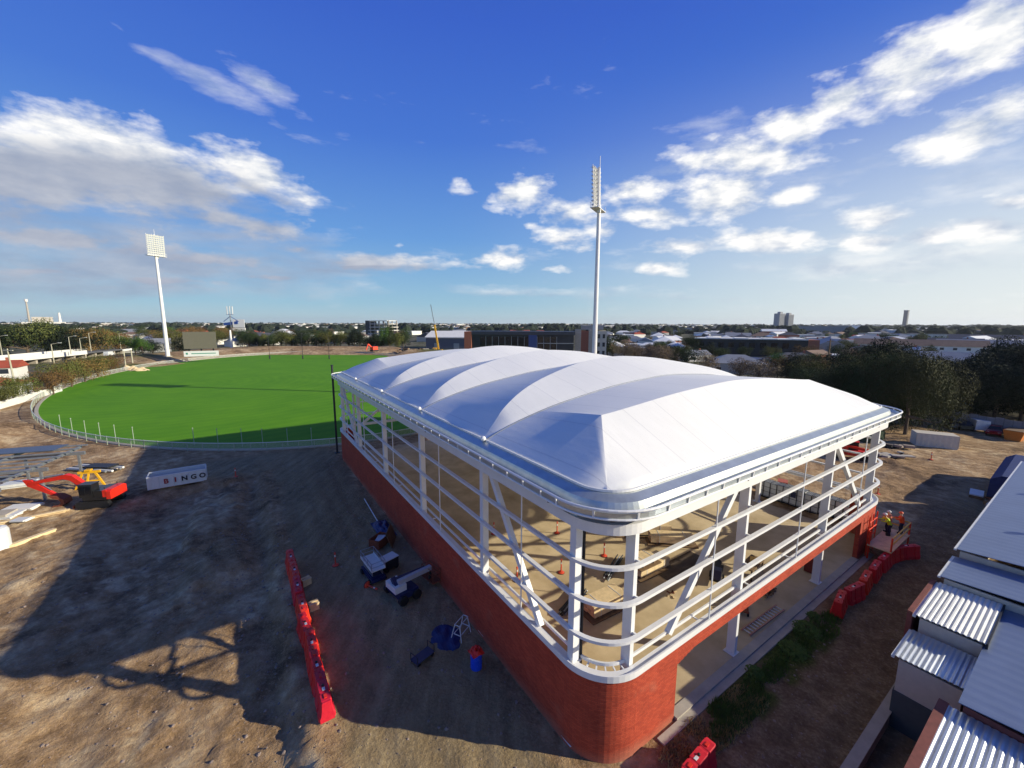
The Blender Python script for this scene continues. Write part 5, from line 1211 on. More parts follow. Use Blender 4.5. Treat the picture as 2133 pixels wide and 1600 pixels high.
q = MB(); q.tube((0, 0, 0), (0, 0, 3.6), .05); q.build('pole', steel, pu); q = MB(); q.lathe([(2.6, 3.0), (1.2, 3.5), (.05, 3.9)], 8); q.build('canopy', mat('teal_canvas', sr(28, 90, 120), .8), pu)
gs = thing('teal_marquee', 'long teal canvas roof under the dark trees behind the hoarding', 'canvas roof', (*G(1968, 862)[:2], 0), TH)
q = MB(); q.xprism([(-2.2, 2.4), (2.2, 2.4), (0, 3.4)], -5, 5); q.build('canopy', mat('teal_canvas', sr(28, 90, 120), .8), gs)
for x in (-4.8, 0, 4.8):
    for y in (-2, 2): q = MB(); q.tube((x, y, 0), (x, y, 2.4), .05); q.build('post', steel, gs)
# rubble and slabs on the open earth at right
for px, py, l, m in ((1862, 935, 'dark rubbish heap left of the cream container', stone_m), (1855, 952, 'pale slab pile on the open earth past the hall corner', concrete)):
    root = thing('debris_heap', l, 'debris heap', P2(px, py), 0, 'debris heaps')
    for k in range(16): q = MB(); q.box((rr.uniform(-1.8, 1.8), rr.uniform(-1.2, 1.2), rr.uniform(.05, .5)), (rr.uniform(.3, 1.6), rr.uniform(.3, .9), rr.uniform(.08, .4)), rr.random() * 3); q.build('slab', m if k % 3 else dsteel, root)
# ------------------------------------------------------------------ light masts, field fence, far surroundings
def floodmast(label, x, y, z, h, face, r0, r1, hw, hh, rows, cols_):
    root = thing('floodlight_mast', label, 'floodlight mast', (x, y, z), face, 'stadium light masts')
    q = MB(); q.tube((0, 0, 0), (0, 0, h * .5), r0, 14, (r0 + r1) / 2); q.tube((0, 0, h * .5), (0, 0, h), (r0 + r1) / 2, 14, r1); q.build('pole', white, root, smooth=False)
    q = MB(); q.box((0, 0, .15), (2.2, 2.2, .3)); q.build('base', concrete, root)
    z0 = h - .6
    q = MB()
    for x_ in (-hw/2, -hw/6, hw/6, hw/2): q.bar((x_, -.4, z0), (x_, -.4 - .5, z0 + hh), .12, .12)
    for k in range(rows): zz = z0 + (k + .5) * hh / rows; q.bar((-hw/2, -.4 - .5 * (k + .5) / rows, zz), (hw/2, -.4 - .5 * (k + .5) / rows, zz), .14, .14)
    q.bar((0, -.1, z0), (0, -.3, z0 + hh), .5, .5); q.build('head_frame', white, root)
    q = MB(); q.box((0, -.2, z0 - .3), (hw * 1.12, 1.9, .14)); 
    for x_ in (-hw*.55, hw*.55): q.tube((x_, -1.1, z0 - .3), (x_, -1.1, z0 + .8), .04, 6); q.tube((x_, .7, z0 - .3), (x_, .7, z0 + .8), .04, 6)
    q.tube((-hw*.55, -1.1, z0 + .8), (hw*.55, -1.1, z0 + .8), .04, 6); q.build('service_platform', white, root)
    me = None
    for k in range(rows):
        for c_ in range(cols_):
            zz = z0 + (k + .5) * hh / rows; xx = -hw/2 + (c_ + .5) * hw / cols_; yy = -.55 - .25 * (k + .5) / rows
            if me is None:
                q = MB(); q.tube((0, .25, .1), (0, -.35, -.25), .18, 10, .42); ob = q.build('floodlight', plastic_w, root); me = ob.data
            else: ob = bpy.data.objects.new('floodlight', me); C.objects.link(ob); ob.parent = root
            ob.location = (xx, yy, zz)
    q = MB(); q.tube((hw*.06, 0, z0 + hh - .2), (hw*.06, 0, z0 + hh + 2.2), .07, 6); q.build('lightning_rod', white, root)
    q = MB(); q.box((.75, .3, z0 - .5), (.6, .6, 1.2)); q.build('control_box', plastic_w, root)
    return root
def face_to(x, y, tx=OC[0], ty=OC[1]): return math.atan2(ty - y, tx - x) + R(90)
floodmast('near white floodlight mast rising behind the fabric roof', 19.3, 95.7, 0, 44.0, face_to(19.3, 95.7), .62, .42, 5.0, 8.6, 10, 6)
LMX, LMY = 0, 0
v_ = G(350, 742, 3.0); LMX, LMY = v_.x, v_.y
hm_ = 3.0
floodmast('far white floodlight mast on the bank beyond the left of the oval', LMX, LMY, 2.8, (18 + .160 * math.hypot(0, LMY) - 2.8), face_to(LMX, LMY), .8, .5, 6.4, 8.6, 10, 8)
# field fence: posts and mesh
fence_m = bpy.data.materials.new('chain_mesh'); fence_m.use_nodes = True
def mesh_mat(m, col, dens, sc):
    t = m.node_tree; b = t.nodes['Principled BSDF']; b.inputs['Base Color'].default_value = (*col, 1); b.inputs['Roughness'].default_value = .6
    tc = N(t, 'ShaderNodeUVMap'); sp = N(t, 'ShaderNodeSeparateXYZ'); L(t, tc.outputs[0], sp.inputs[0])
    def line(e): return M(t, 'LESS_THAN', M(t, 'FRACT', M(t, 'MULTIPLY', e, sc)), dens)
    f = M(t, 'MAXIMUM', line(M(t, 'ADD', sp.outputs[0], sp.outputs[1])), line(M(t, 'SUBTRACT', sp.outputs[0], sp.outputs[1])))
    tr = N(t, 'ShaderNodeBsdfTransparent'); ms = N(t, 'ShaderNodeMixShader'); L(t, f, ms.inputs[0]); L(t, tr.outputs[0], ms.inputs[1]); L(t, b.outputs[0], ms.inputs[2]); L(t, ms.outputs[0], t.nodes['Material Output'].inputs[0])
mesh_mat(fence_m, sr(184, 188, 180), .2, 8.0)
ff = thing('oval_fence', 'pale mesh fence with posts running all round the green oval', 'fence', (*oval_pt(0, .9), 0))
o0 = Vector((*oval_pt(0, .9), 0)); q = MB(); NP = 190; P_ = [Vector((*oval_pt(2*math.pi*i/NP, .9), 0)) - o0 for i in range(NP)]
rail = MB(); acc = 0
for i in range(NP):
    a, b_ = P_[i], P_[(i+1) % NP]; d = (b_ - a).length
    q.add([a + Vector((0, 0, .1)), b_ + Vector((0, 0, .1)), b_ + Vector((0, 0, 1.15)), a + Vector((0, 0, 1.15))], [(0, 1, 2, 3)], [[(acc, 0), (acc + d, 0), (acc + d, 1.05), (acc, 1.05)]]); acc += d
    rail.tube(a + Vector((0, 0, 1.2)), b_ + Vector((0, 0, 1.2)), .05, 6, cap=False)
o = q.build('mesh', fence_m, ff); o = rail.build('top_rail', white, ff)
order = sorted(range(NP), key=lambda i: (P_[i] + o0).length)
pm = None; far_p = MB(); tall_w = mat('fence_post', sr(158, 172, 150), .5)
for k, i in enumerate(order):
    if k < 98:
        if pm is None: m_ = MB(); m_.tube((0, 0, -.1), (0, 0, 1.28), .055, 6); ob = m_.build('post', tall_w, ff); pm = ob.data
        else: ob = bpy.data.objects.new('post', pm); C.objects.link(ob); ob.parent = ff
        ob.location = P_[i]
    else: far_p.tube(P_[i] + Vector((0, 0, -.1)), P_[i] + Vector((0, 0, 1.28)), .055, 5)
far_p.build('far_posts', tall_w, ff)['kind'] = 'stuff'
# taller slim netting posts along the near side and back of the oval
hp_n = [(128, 897), (152, 905), (180, 911), (210, 916), (242, 921), (280, 926), (405, 928), (455, 930), (505, 930), (548, 930), (600, 930), (650, 928)]
hpm = None
for k, (px, py) in enumerate(hp_n):
    v = G(px, py); l = f'slim net post inside the near oval fence, {("leftmost", "second", "third", "fourth", "fifth", "sixth", "seventh", "eighth", "ninth", "tenth", "eleventh", "rightmost")[k]} from the left'
    if hpm is None:
        hpm = thing('net_post', l, 'post', (v.x, v.y, 0), 0, 'slim net posts by the oval fence'); m_ = MB(); m_.tube((0, 0, 0), (0, 0, 2.5), .042, 6); m_.build('pole', tall_w, hpm)
        m_ = MB(); m_.ball((0, 0, 2.62), .09, 6); m_.build('cap', tall_w, hpm)
    else: dup(hpm, (v.x, v.y, 0), 0, l)
for k, (px, py, l) in enumerate(((562, 757, 'leftmost dark goal post at the far side of the oval'), (631, 752, 'middle dark goal post at the far side of the oval'), (686, 750, 'rightmost dark goal post at the far side of the oval'))):
    v = G(px, 748); root = thing('goal_post', l, 'goal post', (v.x, v.y, 0), 0, 'dark goal posts'); m_ = MB(); m_.tube((0, 0, 0), (0, 0, 12.5), .13, 8, .08); m_.build('pole', dsteel, root); m_ = MB(); m_.tube((0, 0, 0), (0, 0, 1.8), .3, 10); m_.build('padding', dsteel, root)
# --- trees: crowns of small leaf faces on real limbs
def leafm(name, c, v=.18): return mat(name, sr(*c), .85, var=v, scale=.5, objvar=.22, spec=.2, detail=3)
L_DK = leafm('foliage_dark', (52, 66, 36)); L_OL = leafm('foliage_olive', (88, 92, 46)); L_BR = leafm('foliage_autumn', (112, 88, 52)); L_GR = leafm('foliage_green', (66, 92, 38)); L_TW = leafm('bare_twigs', (120, 104, 84)); L_VD = leafm('foliage_very_dark', (30, 40, 26))
bark = mat('bark', sr(92, 78, 64), .9, var=.2, scale=4)
def crown_mesh(seed, n, lobes, leaf, asp=1.0, sprig=False, low=.36):
    r_ = random.Random(seed); g = MB(); LB = []
    for k in range(lobes):
        a = r_.random() * 6.28; q = r_.random() ** .6 * .62; zz = r_.uniform(low, .82)
        LB.append((q*math.cos(a), q*math.sin(a), zz, r_.uniform(.22, .36) * (1.1 - abs(zz - .6))))
    LB.append((0, 0, .62, .36))
    tot = sum(l[3]**2 for l in LB)
    for (lx, ly, lz, lr) in LB:
        for _ in range(int(n * lr * lr / tot)):
            d = Vector((r_.gauss(0, 1), r_.gauss(0, 1), r_.gauss(0, 1))).normalized(); rad = lr * (.72 + .38 * r_.random()) if r_.random() < .8 else lr * r_.random()
            p = Vector((lx, ly, lz)) + Vector((d.x * rad, d.y * rad, d.z * rad * .8))
            nrm = (d + Vector((r_.uniform(-.8, .8), r_.uniform(-.8, .8), r_.uniform(-.4, .9)))).normalized(); a = nrm.orthogonal().normalized(); b_ = nrm.cross(a); w = r_.random() * 6.28
            u = a * math.cos(w) + b_ * math.sin(w); vv = nrm.cross(u); s_ = leaf * r_.uniform(.6, 1.3); t_ = s_ * (.25 if sprig else .6)
            g.add([p - u*s_, p + vv*t_, p + u*s_, p - vv*t_], [(0, 1, 2, 3)])
    return g, LB
def make_tree(name, seed, n, lobes, leaf, m, sprig=False, low=.3):
    root = thing(name, 'x', 'tree', (0, 0, -500)); g, LB = crown_mesh(seed, n, lobes, leaf, sprig=sprig, low=low)
    g.build('crown', m, root); r_ = random.Random(seed + 1); t = MB(); t.tube((0, 0, -.03), (.01, .01, .45), .035, 8, .022)
    for (lx, ly, lz, lr) in LB[:7]:
        m0 = Vector((lx*.4, ly*.4, (.25 + lz) / 2)); t.tube((.0, .0, .22), m0, .02, 6, .013); t.tube(m0, (lx, ly, lz), .013, 6, .004)
    t.build('trunk', bark, root); return root
PROT = {}
for key, seed, n, lob, leaf, m, sp_ in (('dk', 1, 5200, 11, .021, L_DK, 0), ('dk2', 2, 5200, 9, .021, L_DK, 0), ('ol', 3, 4800, 10, .021, L_OL, 0), ('ol2', 4, 4800, 12, .022, L_OL, 0), ('br', 5, 4600, 10, .021, L_BR, 0), ('gr', 6, 5000, 9, .021, L_GR, 0), ('tw', 7, 3200, 10, .034, L_TW, 1), ('vd', 8, 5200, 9, .022, L_VD, 0)):
    PROT[key] = make_tree('tree', seed, n, lob, leaf, m, sp_)
PROT['near'] = make_tree('tree', 21, 30000, 24, .0125, leafm('foliage_deep_olive', (58, 60, 34)), low=.16); PROT['near2'] = make_tree('tree', 22, 26000, 20, .013, L_DK, low=.16); PROT['neardark'] = make_tree('tree', 23, 20000, 20, .017, L_VD, low=.15); PROT['tall'] = make_tree('tree', 24, 3000, 8, .03, L_DK)
KM = kidmap()
TREES = []                                    # x, y, h, w, kind, px for labels
tr_r = random.Random(5)
def px_of(x, y, z=0.0):
    dx, dy, dz = x, y, z - EYE; c, s = math.cos(PITCH), math.sin(PITCH); f = dy * c - dz * s; u = dz * c + dy * s
    if f <= 0: return None
    return 1066.5 + FOC * x / f, 800 - FOC * u / f
def tree(px, py, h, w, kind, base=None):
    v = G(px, py); TREES.append((v.x, v.y, h, w, kind))
def tree_w(x, y, h, w, kind): TREES.append((x, y, h, w, kind))
# hand-placed trees
for a in ((30, 838, 6.2, 9, 'ol'), (5, 850, 5, 8, 'ol2'), (112, 822, 6.5, 9, 'br'), (150, 806, 8, 11, 'ol'), (178, 796, 7.5, 11, 'br'), (205, 785, 7.5, 11, 'ol2'), (232, 776, 6.5, 10, 'br'), (75, 812, 4, 7, 'dk'),
          (20, 742, 17, 26, 'dk'), (60, 745, 19, 30, 'dk2'), (100, 742, 20, 30, 'ol'), (135, 742, 17, 26, 'dk'), (165, 742, 15, 24, 'vd'), (200, 740, 15, 22, 'br'), (228, 738, 15, 22, 'ol2'), (255, 736, 12, 18, 'br'),
          (285, 752, 9, 13, 'gr'), (300, 753, 8, 10, 'gr'), (320, 742, 10, 14, 'vd'), (375, 740, 11, 14, 'vd'), (365, 728, 14, 20, 'ol'), (340, 724, 13, 20, 'br'), (400, 715, 15, 22, 'br'), (450, 722, 13, 18, 'ol'), (470, 712, 14, 22, 'br'), (510, 722, 14, 15, 'dk')):
    tree(*a)
x_ = 520
while x_ < 850:
    tree(x_, 728 + tr_r.uniform(-2, 2), tr_r.uniform(9, 13.5), tr_r.uniform(11, 15), tr_r.choice(('dk', 'dk2', 'vd', 'ol', 'dk')) ); x_ += tr_r.uniform(9, 17)
for a in ((800, 728, 17, 9, 'gr'), (812, 724, 18, 9, 'dk'), (845, 722, 16, 12, 'dk2'), (1265, 745, 12, 16, 'dk'), (1285, 735, 13, 16, 'vd'), (1300, 750, 11, 16, 'tw'), (1322, 752, 9, 14, 'tw'), (1350, 757, 9.5, 14, 'tw'), (1380, 760, 9.5, 14, 'tw'), (1405, 764, 8.5, 13, 'tw'),
          (1372, 752, 8.5, 13, 'tw'), (1430, 768, 10, 14, 'dk'), (1445, 738, 12, 15, 'dk2'), (1470, 748, 9, 13, 'vd'), (1470, 782, 9, 12, 'tw'), (1503, 752, 7, 10, 'dk'), (1540, 792, 8, 11, 'tw'), (1580, 798, 8, 12, 'tw'), (1607, 775, 8, 10, 'gr'), (1618, 792, 8, 9, 'br'), (1690, 772, 7, 11, 'ol'),
          (1660, 795, 9, 14, 'vd'), (1690, 805, 8, 13, 'ol'), (1735, 800, 8, 13, 'br'), (1755, 778, 8, 12, 'ol'), (1770, 765, 9, 12, 'tw'), (1545, 748, 7, 10, 'dk'), (1600, 748, 7, 11, 'ol')):
    tree(*a)
for a in ((1885, 905, 13.8, 13, 'near'), (1812, 880, 12.8, 13, 'near2'), (1760, 868, 10.5, 12, 'near'), (1850, 888, 13.0, 12, 'near2'), (1700, 852, 9, 12, 'near2'), (1918, 885, 12.0, 12, 'near'), (1800, 840, 15.5, 15, 'neardark'), (1655, 838, 8, 11, 'near'),
          (1975, 862, 11, 15, 'neardark'), (2020, 868, 11.5, 16, 'neardark'), (2070, 872, 12, 17, 'neardark'), (2125, 878, 12.5, 16, 'neardark'), (2100, 848, 14, 18, 'neardark'), (2165, 860, 15, 20, 'neardark'), (2040, 845, 12.5, 17, 'neardark'), (1985, 838, 11, 16, 'neardark'), (2190, 880, 15, 16, 'neardark'), (2130, 830, 15.5, 20, 'neardark'), (1940, 825, 9, 14, 'neardark')):
    tree(*a)
# --- houses
wallc = [('white', white_far), ('cream', cream), ('grey', mat('grey_render', sr(150, 150, 148), .8, var=.08)), ('brick', mat('house_brick', sr(150, 92, 72), .85, var=.15, scale=3))]
roofc = [('white', mat('roof_white', sr(226, 226, 222), .5, .0, var=.08, scale=.3)), ('grey', mat('roof_grey', sr(140, 142, 144), .5, .1, var=.14, scale=.3)), ('dark', mat('roof_dark', sr(74, 74, 78), .6, var=.15, scale=.3)), ('red', mat('roof_red', sr(158, 74, 50), .8, var=.18, scale=.5)), ('brown', mat('roof_brown', sr(120, 98, 82), .8, var=.18, scale=.5))]
win_m = mat('window_dark', sr(40, 46, 54), .25)
HOUSE_MESH = {}
def house(loc, rz, l, w, h, wi, ri, form, label, cat='house', name='house', windows=True, group='suburban houses'):
    root = thing(name, label, cat, loc, rz, group)
    wm, rm = wallc[wi][1], roofc[ri][1]; rh = w * (.22 if form != 'flat' else .02); ov = .4
    key = (round(l), round(w), round(h), form, wi, ri)
    q = MB(); q.bb(-l/2, l/2, -w/2, w/2, -.2, h)
    if form == 'gable': q.add([(-l/2, -w/2, h), (-l/2, w/2, h), (-l/2, 0, h+rh), (l/2, -w/2, h), (l/2, w/2, h), (l/2, 0, h+rh)], [(0, 2, 1), (3, 4, 5)])
    q.build('wall', wm, root)
    q = MB(); e = l/2 + ov; f = w/2 + ov; b0 = h - .05
    if form == 'hip': rl = max(l/2 - w/2, .5); q.add([(-e,-f,b0),(e,-f,b0),(e,f,b0),(-e,f,b0),(-rl,0,h+rh),(rl,0,h+rh)], [(0,1,5,4),(1,2,5),(2,3,4,5),(3,0,4),(3,2,1,0)])
    elif form == 'gable': q.add([(-e,-f,b0),(e,-f,b0),(e,f,b0),(-e,f,b0),(-e,0,h+rh+.05),(e,0,h+rh+.05)], [(0,1,5,4),(2,3,4,5),(0,4,3),(1,2,5),(3,2,1,0)])
    else: q.bb(-e, e, -f, f, h, h + .35)
    o = q.build('roof', rm, root)
    if form != 'flat' and (int(l * 10) % 3 == 0): c_ = MB(); c_.bb(l*.2, l*.2 + .7, -.35, .35, h, h + rh + .8); c_.build('chimney', wallc[3][1], o)
    if windows:
        n = max(2, int(l / 5)); lv = 1 if h < 5 else 2
        for sy in (-1, 1):
            for k in range(n):
                for z in range(lv):
                    if sy == 1 and k % 2: continue
                    x = -l/2 + (k + .5) * l / n; y = sy * (w/2 + .02); q = MB(); q.box((x, y, 1.6 + z * 3), (1.6, .06, 1.3)); q.build('window', win_m, root)
        q = MB(); q.box((l/2 + .02, w*.15, 1.1), (.06, 1.1, 2.1)); q.build('door', dsteel, root)
    return root
LAND = [(20, 'the left edge red roofs'), (62, 'the tall horizon chimney'), (130, 'the road bridge'), (348, 'the far floodlight mast'), (418, 'the grey scoreboard'), (489, 'the phone mast'), (640, 'the middle goal post'),
        (792, 'the half-built block'), (912, 'the yellow crane'), (1090, 'the dark office block'), (1238, 'the near floodlight mast'), (1390, 'the bare trees'), (1530, 'the grey hip-roofed house'), (1632, 'the twin tower blocks'), (1722, 'the lone timber pole'), (1885, 'the slender horizon tower'), (1990, 'the long warehouses'), (2100, 'the dark right-edge trees')]
ORD = ('', 'second ', 'third ', 'fourth ', 'fifth ', 'sixth ', 'seventh ', 'eighth ', 'ninth ', 'tenth ', 'eleventh ', 'twelfth ')
LABELQ = []                                   # (object, description, x, y)
def relabel():
    seen = {}
    for o, desc, x, y in LABELQ:
        p = px_of(x, y); px = p[0]; d = math.hypot(x, y)
        band = 'near' if d < 230 else ('mid-distance' if d < 480 else ('far' if d < 900 else 'very distant'))
        lm = min(LAND, key=lambda q: abs(q[0] - px)); side = 'left of' if px < lm[0] else 'right of'
        seen.setdefault((desc, band, side, lm[1]), []).append((abs(px - lm[0]), o))
    for (desc, band, side, lm), lst in seen.items():
        lst.sort(key=lambda q: q[0])
        for k, (_, o) in enumerate(lst): 
            o['label'] = f'{band} {desc}, {"nearest" if k == 0 and len(lst) > 1 else ORD[min(k, 11)].strip()} {side} {lm}'.replace(',  ', ', ').replace('  ', ' ')
HR = random.Random(12); PLACED = []
def free(x, y, r):
    if oval_r(x, y) < 1.42 + r / 90 and y < 290: return False
    t, s = to_st(x, y)
    if t < 105 and s < 60 and t > -70: return False
    for a, b_, q in PLACED:
        if (a - x) ** 2 + (b_ - y) ** 2 < (q + r) ** 2: return False
    return True
def reserve(x, y, r): PLACED.append((x, y, r))
# ---- named landmarks
def slab_building(name, label, px, py, l, w, h, rz, m, rm, cat='building', floors=0, face_m=None):
    v = G(px, py); root = thing(name, label, cat, (v.x, v.y, 0), rz); reserve(v.x, v.y, l * .5)
    q = MB(); q.bb(-l/2, l/2, -w/2, w/2, -.3, h); q.build('wall', m, root)
    q = MB(); q.bb(-l/2 - .4, l/2 + .4, -w/2 - .4, w/2 + .4, h + .003, h + .6); q.build('roof', rm, root)
    return root
dk_clad = mat('dark_cladding', sr(34, 40, 50), .35, .2, var=.2, scale=.3)
# dark glazed office block behind the roof
ob_ = thing('office_block', 'long dark glazed office block behind the crest of the roof', 'office block', (*G(1090, 752)[:2], 0), R(-4)); reserve(ob_.location.x, ob_.location.y, 34)
q = MB(); q.bb(-25, 24, 0, 14, 0, 12.6); q.build('wall', dk_clad, ob_)
q = MB(); q.bb(-25.5, 24.5, -1.2, 14.5, 12.603, 14.2); q.build('roof_fascia', mat('dark_fascia', sr(40, 48, 62), .5), ob_)
for k in range(12): q = MB(); q.bb(-21 + k*3.1, -18.3 + k*3.1, -.08, -.003, 3, 11.6); w_ = q.build('window', glass_d, ob_); q = MB(); q.bb(-18.28 + k*3.1, -18.1 + k*3.1, -.14, -.003, 3, 11.8); q.build('mullion', steel, w_)
q = MB(); q.bb(-28.5, -25.05, -1.3, 12, 0, 14); q.build('end_wall', wallc[3][1], ob_)
q = MB(); q.bb(2.5, 6.5, -1.3, -.15, 0, 12.5); q.build('blue_panel', mat('blue_panel', sr(24, 52, 110), .5), ob_)
for z in (4.2, 8.4): q = MB(); q.bb(7, 24, -.2, -.003, z, z + .35); q.build('floor_band', steel, ob_)
st_ = thing('stone_building', 'tall pale stone and brick building end beside the near mast', 'building', (*G(1229, 752)[:2], 0), R(-8)); reserve(st_.location.x, st_.location.y, 16)
for x0, x1, m in ((-7.5, -4.6, concrete), (-4.6, -1.0, wallc[3][1]), (-1.0, 2.0, concrete), (2.0, 7.5, cream)): q = MB(); q.bb(x0 + .002, x1 - .002, -.1 if m is concrete else 0, 11, 0, 14.5 if m is not concrete else 15); q.build('wall', m, st_)
q = MB(); q.bb(-4.4, 6, 2, 10, 15.003, 17.2); q.build('roof', mat('roof_grey', sr(140, 142, 144)), st_)
for x in (3.2, 5.6):
    for z in (3, 7, 11): q = MB(); q.bb(x, x + 1.2, -.05, -.003, z, z + 2); q.build('window', win_m, st_)
for x in (-7, 0):
    for z in (4, 8, 12): q = MB(); q.bb(x - .3, x + 1.5, -.16, -.103, z, z + .3); q.build('string_course', concrete, st_)
# white roofed warehouse and yellow crane
wh = thing('warehouse', 'grey warehouse with a bright white roof beyond the oval, behind the crane', 'warehouse', (*G(945, 727)[:2], 0), R(-6)); reserve(wh.location.x, wh.location.y, 30)
q = MB(); q.bb(-20, 22, 0, 22, 0, 7.6); q.build('wall', mat('grey_metal_wall', sr(84, 90, 104), .5, .1), wh); q = MB(); q.xprism([(-.8, 7.61), (22.5, 7.61), (22.5, 9.0), (15, 12.4), (-.8, 8.3)], -20.5, 22.5); q.build('roof', white_far, wh)
for x in (-14, 0, 12): q = MB(); q.bb(x, x + 4, -.06, -.003, 0, 4); q.build('roller_door', steel, wh)
cr_ = thing('mobile_crane', 'yellow mobile crane with raised jib beyond the oval', 'crane', (*G(912, 735)[:2], 0), 0); reserve(cr_.location.x, cr_.location.y, 8)
q = MB(); q.bb(-3, 3, -1.3, 1.3, .8, 2.0); q.bb(-2.8, -.8, -1.2, 1.2, 2.003, 3.2); q.build('carrier', yellow, cr_)
q = MB(); q.bar((.5, 0, 2.2), (-1.6, 0, 17), .9, .9, up=(0, 1, 0)); q.build('boom', yellow, cr_); q = MB(); q.bar((-1.6, 0, 17), (-3.6, 0, 29), .35, .4, up=(0, 1, 0)); q.build('jib', steel, cr_)
for x in (-2.2, -.6, 1.0, 2.4): q = MB(); q.tube((x, -1.4, .55), (x, 1.4, .55), .55, 12); q.build('wheels', black, cr_)
# half-built block
hb = thing('half_built_block', 'half-built concrete block with open storeys on the left skyline', 'building', (*G(790, 702)[:2], 0), R(-18)); reserve(hb.location.x, hb.location.y, 40)
for k in range(5): w_ = 34 - k * 2.2; q = MB(); q.bb(-w_/2, w_/2, 0, 22, 4 + k*4.1, 4.7 + k*4.1); q.build('floor_slab', white_far, hb)
for x in (-14, -7, 0, 7, 14): q = MB(); q.bb(x - .5, x + .5, .8, 1.8, 0, 21); q.bb(x - .5, x + .5, 19, 20, 0, 21); q.build('column', concrete, hb)
q = MB(); q.bb(-22, -16.5, 2, 18, 0, 21); q.build('stair_core', mat('dark_net', sr(70, 74, 72), .9), hb)
# scoreboard
sb_ = thing('scoreboard', 'big grey-brown scoreboard back on the bank beyond the oval', 'scoreboard', (*G(420, 741, 3)[:2], 2.6), R(28)); reserve(sb_.location.x, sb_.location.y, 12)
q = MB(); q.bb(-6, 6, -.5, .5, 3.6, 11.2); q.build('screen', mat('scoreboard_grey', sr(100, 97, 84), .7), sb_)
for x in (-4.5, 0, 4.5): q = MB(); q.bb(x - .25, x + .25, .51, 1.0, 0, 11); q.build('post', dsteel, sb_)
q = MB(); q.bb(-6.2, 6.6, -.9, -.52, .2, 2.6); q.build('lower_board', plastic_w, sb_)
q = MB(); q.bb(-3.5, 5.5, -.93, -.903, 1.3, 1.65); q.build('green_line', mat('print_green', sr(40, 130, 110), .6), sb_); q = MB(); q.box((-5.1, -.92, 1.5), (.7, .03, .8)); q.build('green_emblem', mat('print_green', sr(40, 130, 110), .6), sb_)
# phone mast, billboards, chimney
pm_ = thing('phone_mast', 'telecom mast with antennas and blue panels above the billboard', 'mast', (*G(484, 705)[:2], 0), 0)
q = MB(); q.tube((0, 0, 0), (0, 0, 30), .8, 8, .5); q.build('pole', steel, pm_)
for x in (-3, 0, 3): q = MB(); q.tube((x, 0, 27), (x, 0, 36), .55, 6); q.build('antenna', plastic_w, pm_)
q = MB(); q.bar((-4, 0, 27), (4, 0, 27), .5, .5); q.bar((-8, 0, 16), (8, 0, 18), 1, 3); q.bar((-8, 0, 19), (0, 0, 25), .5, .5); q.bar((9, 0, 19), (0, 0, 25), .5, .5); q.build('head_frame', mat('blue_steel', sr(56, 90, 160), .5), pm_)
bb_ = thing('billboard', 'white advertising billboard on posts beside the phone mast', 'billboard', (*G(500, 705)[:2], 0), R(10))
q = MB(); q.bb(-6, 6, -.4, .4, 12.5, 21.5); q.build('panel', plastic_w, bb_); q = MB(); q.bb(-6.6, 6.6, -.5, .5, 8, 12); q.build('lower_panel', white_far, bb_)
for x in (-4, 4): q = MB(); q.tube((x, .8, 0), (x, .8, 13), .4, 8); q.build('post', steel, bb_)
wp_ = thing('white_pylon', 'short tapering white pylon behind the oval right of the scoreboard', 'pylon', (*G(483, 728)[:2], 0), 0)
q = MB(); q.tube((0, 0, 0), (0, 0, 13), .9, 8, .5); q.build('shaft', white, wp_); q = MB(); q.bb(-1.5, 1.5, -1.5, 1.5, 0, .8); q.build('base', concrete, wp_)
def far_tower(name, label, px, h, l, w, m, D, cat, rz=0.0):
    d = ray(px, 674); d.z = 0; d.normalize(); root = thing(name, label, cat, (d.x * D, d.y * D, 0), rz); return root
ch = far_tower('chimney_stack', 'tall slender pale chimney on the far left horizon', 62, 0, 0, 0, 0, 2500, 'chimney')
q = MB(); q.tube((0, 0, 0), (0, 0, 96), 4.0, 12, 2.4); q.build('shaft', concrete, ch); q = MB(); q.tube((0, 0, 96.1), (0, 0, 106), 5, 12, 5); q.build('head', white_far, ch)
fw = far_tower('factory', 'cream block factory with a white silo right of the tall chimney', 90, 0, 0, 0, 0, 2300, 'factory', R(35))
q = MB(); q.bb(-24, 24, -12, 12, 0, 36); q.build('wall', cream, fw); q = MB(); q.tube((44, 0, 0), (44, 0, 52), 5, 12, 3); q.build('silo', white_far, fw); q = MB(); q.bb(-50, 56, -14, 14, 0, 18); q.build('low_wing', white_far, fw)
for px, D, hgt, wd, l in ((1623, 1500, 50, 26, 'left and wider one of the twin tower blocks on the right skyline'), (1641, 1520, 47, 22, 'right and slimmer one of the twin tower blocks on the right skyline')):
    tw = far_tower('tower_block', l, px, 0, 0, 0, 0, D, 'tower block', R(20)); tw['group'] = 'twin tower blocks'
    tc_ = mat('tower_concrete', sr(150, 152, 156), .8, var=.06, scale=.1)
    q = MB(); q.bb(-wd/2, wd/2, -9, 9, 0, hgt); q.build('wall', tc_, tw); q = MB(); q.bb(-5, 5, -5, 5, hgt + .01, hgt + 5); q.build('roof_plant', tc_, tw)
    for k in range(5): x = -wd/2 + (k + .5) * wd/5; q = MB(); q.bb(x - 1.4, x + 1.4, -9.3, -9.02, 3, hgt - 2); q.build('window_strip', mat('tower_glass', sr(96, 102, 112), .4), tw)
tw = far_tower('slender_tower', 'lone slender dark tower standing on the right horizon', 1885, 0, 0, 0, 0, 3200, 'tower', R(30))
